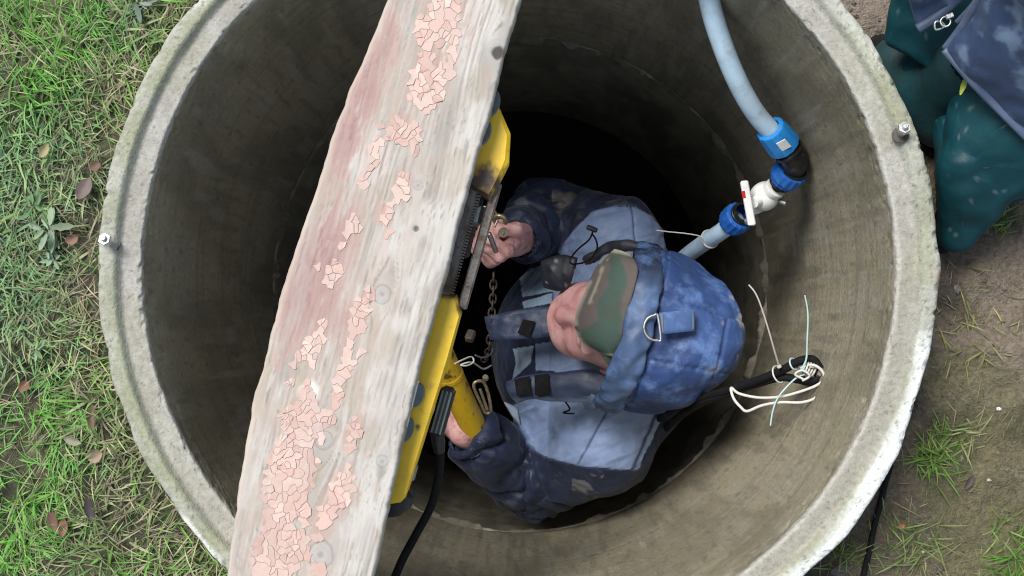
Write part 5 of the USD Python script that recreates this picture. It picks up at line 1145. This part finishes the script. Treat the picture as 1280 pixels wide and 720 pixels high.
far = hull_of([(at(1117, 47, -.055), .006), (at(1132, 14, -.04), .010), (at(1150, -20, -.01), .03), (at(1172, 74, -.055), .010), (at(1206, 96, -.04), .014), (at(1280, 40, .0), .05), (at(1262, -30, .02), .06), (HF, .10)]) + \
      hull_of([(at(1165, 62, -.09), .032), (at(1150, 108, -.14), .040), (at(1185, 118, -.14), .040), (at(1215, 80, -.09), .035)])
rest = hull_of([(HF, .11), (HN, .11), ((HF + HN) / 2 + [0, 0, .06], .12)]) + hull_of([(at(1222, 275, -.15) + [.05, .06, 0], .030), (np.array([1.02, .32, -.12]), .058)]) + hull_of([(at(1190, 110, -.15), .04), (np.array([1.02, .58, -.10]), .058)])
m3 = (near + far + rest).refine_to_length(.007).to_mesh(); tm = trimesh.Trimesh(np.array(m3.vert_properties)[:, :3], np.array(m3.tri_verts), process=True); trimesh.smoothing.filter_taubin(tm, iterations=14)
V, F = np.array(tm.vertices), np.array(tm.faces); n = vnormals(V, F); cr = 1 - np.abs(2 * fbm(V * 9, 3, 231) - 1)
cr2 = 1 - np.abs(2 * fbm(V * [16, 24, 16] + .8 * fbm(V * 6, 2, 7)[:, None], 3, 241) - 1)
V = V + n * (.012 * (cr - .6) + .007 * (cr2 - .6))[:, None]
wcol = mixc((.0015, .028, .036), (.002, .042, .052), fbm(V * 8, 3, 3)); wcol = mixc(wcol, (.10, .14, .14), .6 * sstep(.76, .78, fbm(V * 110, 2, 8)))
obj('waders', (V, F), 'rubber', kp, col=wcol)
def boot(heel, toe, name, q=1.0):
    d_ = unit((toe - heel) * [1, 1, 0]); L_ = np.linalg.norm((toe - heel)[:2]); z0 = gz(*heel[:2]); base = np.array([heel[0], heel[1], z0])
    s_ = SDF(np.minimum(heel, toe) - .12, np.maximum(heel, toe) + .16, .005)
    s_.cone(base + [0, 0, .05 * q], base + d_ * L_ * .6 + [0, 0, .045 * q], .045 * q, .046 * q, .0); s_.cone(base + d_ * L_ * .6 + [0, 0, .042 * q], base + d_ * L_ + [0, 0, .035 * q], .046 * q, .036 * q, .03); s_.cone(base + d_ * .03 + [0, 0, .05], base + d_ * .05 + [.03, .02, .10 if q < 1 else .16], .046 * q, .052 * q, .03)
    s_.half(base + [0, 0, .012], [0, 0, -1], base - .5, base + .5, .003); bt = obj('boot', s_.mesh(), 'rubber', kp, col=(.010, .035, .038))
    side_ = np.cross(UP, d_); a = np.linspace(0, 2 * np.pi, 40, endpoint=False); out = base + d_ * (L_ * .48) + np.cos(a)[:, None] * d_ * (L_ * .5 + .052 * q) + np.sin(a)[:, None] * side_ * q * (.048 + .006 * np.cos(a))[:, None] + UP * .012
    h = trimesh.convex.convex_hull(np.vstack([out, out - UP * .014, base + d_ * (L_ * .48) + (out - base - d_ * (L_ * .48)) * .96 + UP * .003])); obj('sole', h, 'black_cord', bt, smooth=30)
boot(at(1176, 150, -.155), at(1118, 78, -.155), 'boot'); boot(at(1250, 170, -.16), at(1188, 292, -.16), 'boot', .66)
kb = SDF((.50, -.12, -.12), (1.3, 1.0, 1.12), .0065)                # head, hands and trunk of the person, continuous
kb.cone(PEL, CHS, .11, .13, .05); kb.cone(CHS, NK, .10, .055, .05); kb.cone(NK, HD, .055, .06, .03)
kb.ell(HD + [-.01, 0, .03], (.098, .077, .105), k=.03); kb.ell(HD + [-.05, 0, -.035], (.06, .06, .07), k=.03); kb.cone(HD + [-.10, 0, .015], HD + [-.122, 0, -.022], .010, .014, .012); kb.ell(HD + [-.095, 0, -.055], (.010, .022, .006), k=.006)
for s in (-1, 1): kb.ell(HD + [-.088, s * .033, .02], (.012, .015, .010), k=.008, op='s'); kb.ell(HD + [-.082, s * .033, .02], (.012, .013, .012), k=.004); kb.ell(HD + [0, s * .078, 0], (.02, .009, .032), k=.006)
arms = []
for s in (-1, 1):
    sh_ = CHS + [0, s * .19, .12]; el_ = sh_ + [-.06, s * .06, -.27]; wr_ = (HF if s > 0 else HN) + [-.06, s * -.02, .135]; arms.append((sh_, el_, wr_))
    kb.cone(CHS + [0, 0, .12], sh_, .07, .06, .04); kb.cone(sh_, el_, .05, .042, .03); kb.cone(el_, wr_, .04, .028, .02)
    f_ = unit(np.array([-1, s * -.15, -.25])); t_v = np.array([0, -s, 0.]); kb.ell(wr_ + f_ * .05, (.048, .042, .017), k=.015)
    for k in range(4): a0 = wr_ + f_ * .085 + t_v * (.028 - .019 * k); a1 = a0 + unit(f_ + [0, 0, -.25]) * .042; kb.cone(a0, a1, .0095, .009, .004); kb.cone(a1, a1 + unit(f_ + [0, 0, -.9]) * (.038 - .004 * abs(k - 1)), .009, .008, .004)
    kb.cone(wr_ + f_ * .02 + t_v * .03, wr_ + f_ * .055 + t_v * .06, .014, .011, .006); kb.cone(wr_ + f_ * .055 + t_v * .06, wr_ + f_ * .085 + t_v * .064, .011, .009, .005)
for K, Hh in ((KF, HF), (KN, HN)): kb.cone(PEL, Hh, .08, .07, .04); kb.cone(Hh, K, .06, .022, .02)
V, F = kb.mesh(); obj('body', (V, F), 'skin', kp, col=mixc((.60, .33, .27), (.62, .27, .25), fbm(V * 30, 3)))
hv = SDF(HD - .16, HD + .2, .006); hv.ell(HD + [.008, 0, .045], (.103, .086, .098), k=0); hv.half(HD + [-.055, 0, .03], [-1, 0, -.35], HD - .2, HD + .25, .01); obj('knit_cap', hv.mesh(), 'camo_cloth', kp, col=(.02, .022, .028))
kj = SDF((.48, -.10, -.02), (1.32, 1.02, 1.0), .006)
kj.cone(PEL + [0, 0, .08], CHS, .165, .175, .05); kj.cone(CHS + [0, -.19, .12], CHS + [0, .19, .12], .085, .085, .05); kj.cone(CHS + [0, 0, .12], NK, .13, .082, .04); kj.ell(NK + [-.01, 0, .0], (.055, .052, .2), k=.01, op='s')
for sh_, el_, wr_ in arms: kj.cone(sh_, el_, .078, .068, .03); kj.cone(el_, wr_ + (el_ - wr_) * .08, .066, .048, .02)
V, F = kj.mesh(); n = vnormals(V, F); cr = 1 - np.abs(2 * fbm(V * 8, 3, 331) - 1); V = V + n * (.02 * (cr - .6))[:, None]
jc2 = lambda V: mixc(mixc((.010, .024, .066), (.024, .050, .11), fbm(V * 14, 4, 4)), (.11, .16, .24), .75 * sstep(.54, .68, fbm(V * 30, 5, 14)))
kjk = obj('jacket', (V, F), 'nylon', kp, col=jc2(V))
# the two front skirts of the jacket hanging open over the thighs
sheet([[at(1182, 61, .035), at(1215, 100, .040), at(1250, 136, .035), at(1300, 186, .030)], [at(1205, 30, .065), at(1240, 66, .085), at(1290, 105, .09), at(1340, 150, .08)], [at(1228, -8, .11), at(1270, 30, .14), at(1320, 60, .16), at(1380, 110, .15)], [at(1250, -60, .20), at(1300, -20, .22), at(1360, 10, .24), at(1420, 60, .24)]], .016, None, 'jacket_skirt', 'nylon', kp, jc2, amp=.016, fr=13, nu=90, nv=80)
sheet([[at(1147, 36, .025), at(1166, 24, .035), at(1192, 4, .05), at(1215, -20, .08)], [at(1138, 8, .035), at(1160, -6, .055), at(1190, -30, .08), at(1220, -50, .14)], [at(1130, -40, .11), at(1160, -60, .14), at(1200, -80, .16), at(1230, -100, .18)]], .014, None, 'jacket_skirt', 'nylon', kp, jc2, amp=.012, fr=15, nu=80, nv=60)
def edge_band(pts, r, nm='hem'):
    P_ = spline(pts, 10); V, F = tube(P_, r, 8, flat=.6); return obj(nm, (V, F), 'nylon', kp, col=mixc((.02, .034, .075), (.08, .11, .18), fbm(V * 40, 3)))
edge_band([at(1182, 61, .042), at(1215, 100, .047), at(1250, 136, .042), at(1300, 186, .037)], .007); edge_band([at(1182, 61, .042), at(1205, 30, .072), at(1228, -8, .117)], .0055)
edge_band([at(1147, 36, .032), at(1166, 24, .042), at(1192, 4, .057), at(1215, -20, .087)], .006)
edge_band([at(1196, 28, .065), at(1216, 6, .09), at(1230, -14, .115)], .0035, 'zip_tape')
X1 = unit(np.array([.9, .35, .1])); Y1 = unit(np.cross(UP, X1))
z0 = obj('zip_pull', tube(spline([at(1170, 37, .055), at(1169, 28, .057), at(1176, 27, .057), at(1181, 33, .055)], 6, closed=True), .0014, 8, closed=True), 'zinc', kp)
obj('pull_ring', tube(arc(at(1182, 27, .062), X1, Y1, .0062, 0, 6.1, 24), .0013, 8, closed=True), 'zinc', z0); obj('slider', rbox(at(1187, 20, .066), X1, Y1, UP, .005, .0032, .0022, .001), 'zinc', z0, smooth=30)
# a yellow green leaf stuck to the waders
lp_ = at(1204, 106, .022)
obj('fallen_leaf', leaf_mesh(lp_, .028, .008, 1.25, .3, .2, 77, .05), 'leaf_matter', col=(.42, .48, .07), label='narrow yellow green leaf stuck on the teal waders below the jacket hem', cat='leaf')
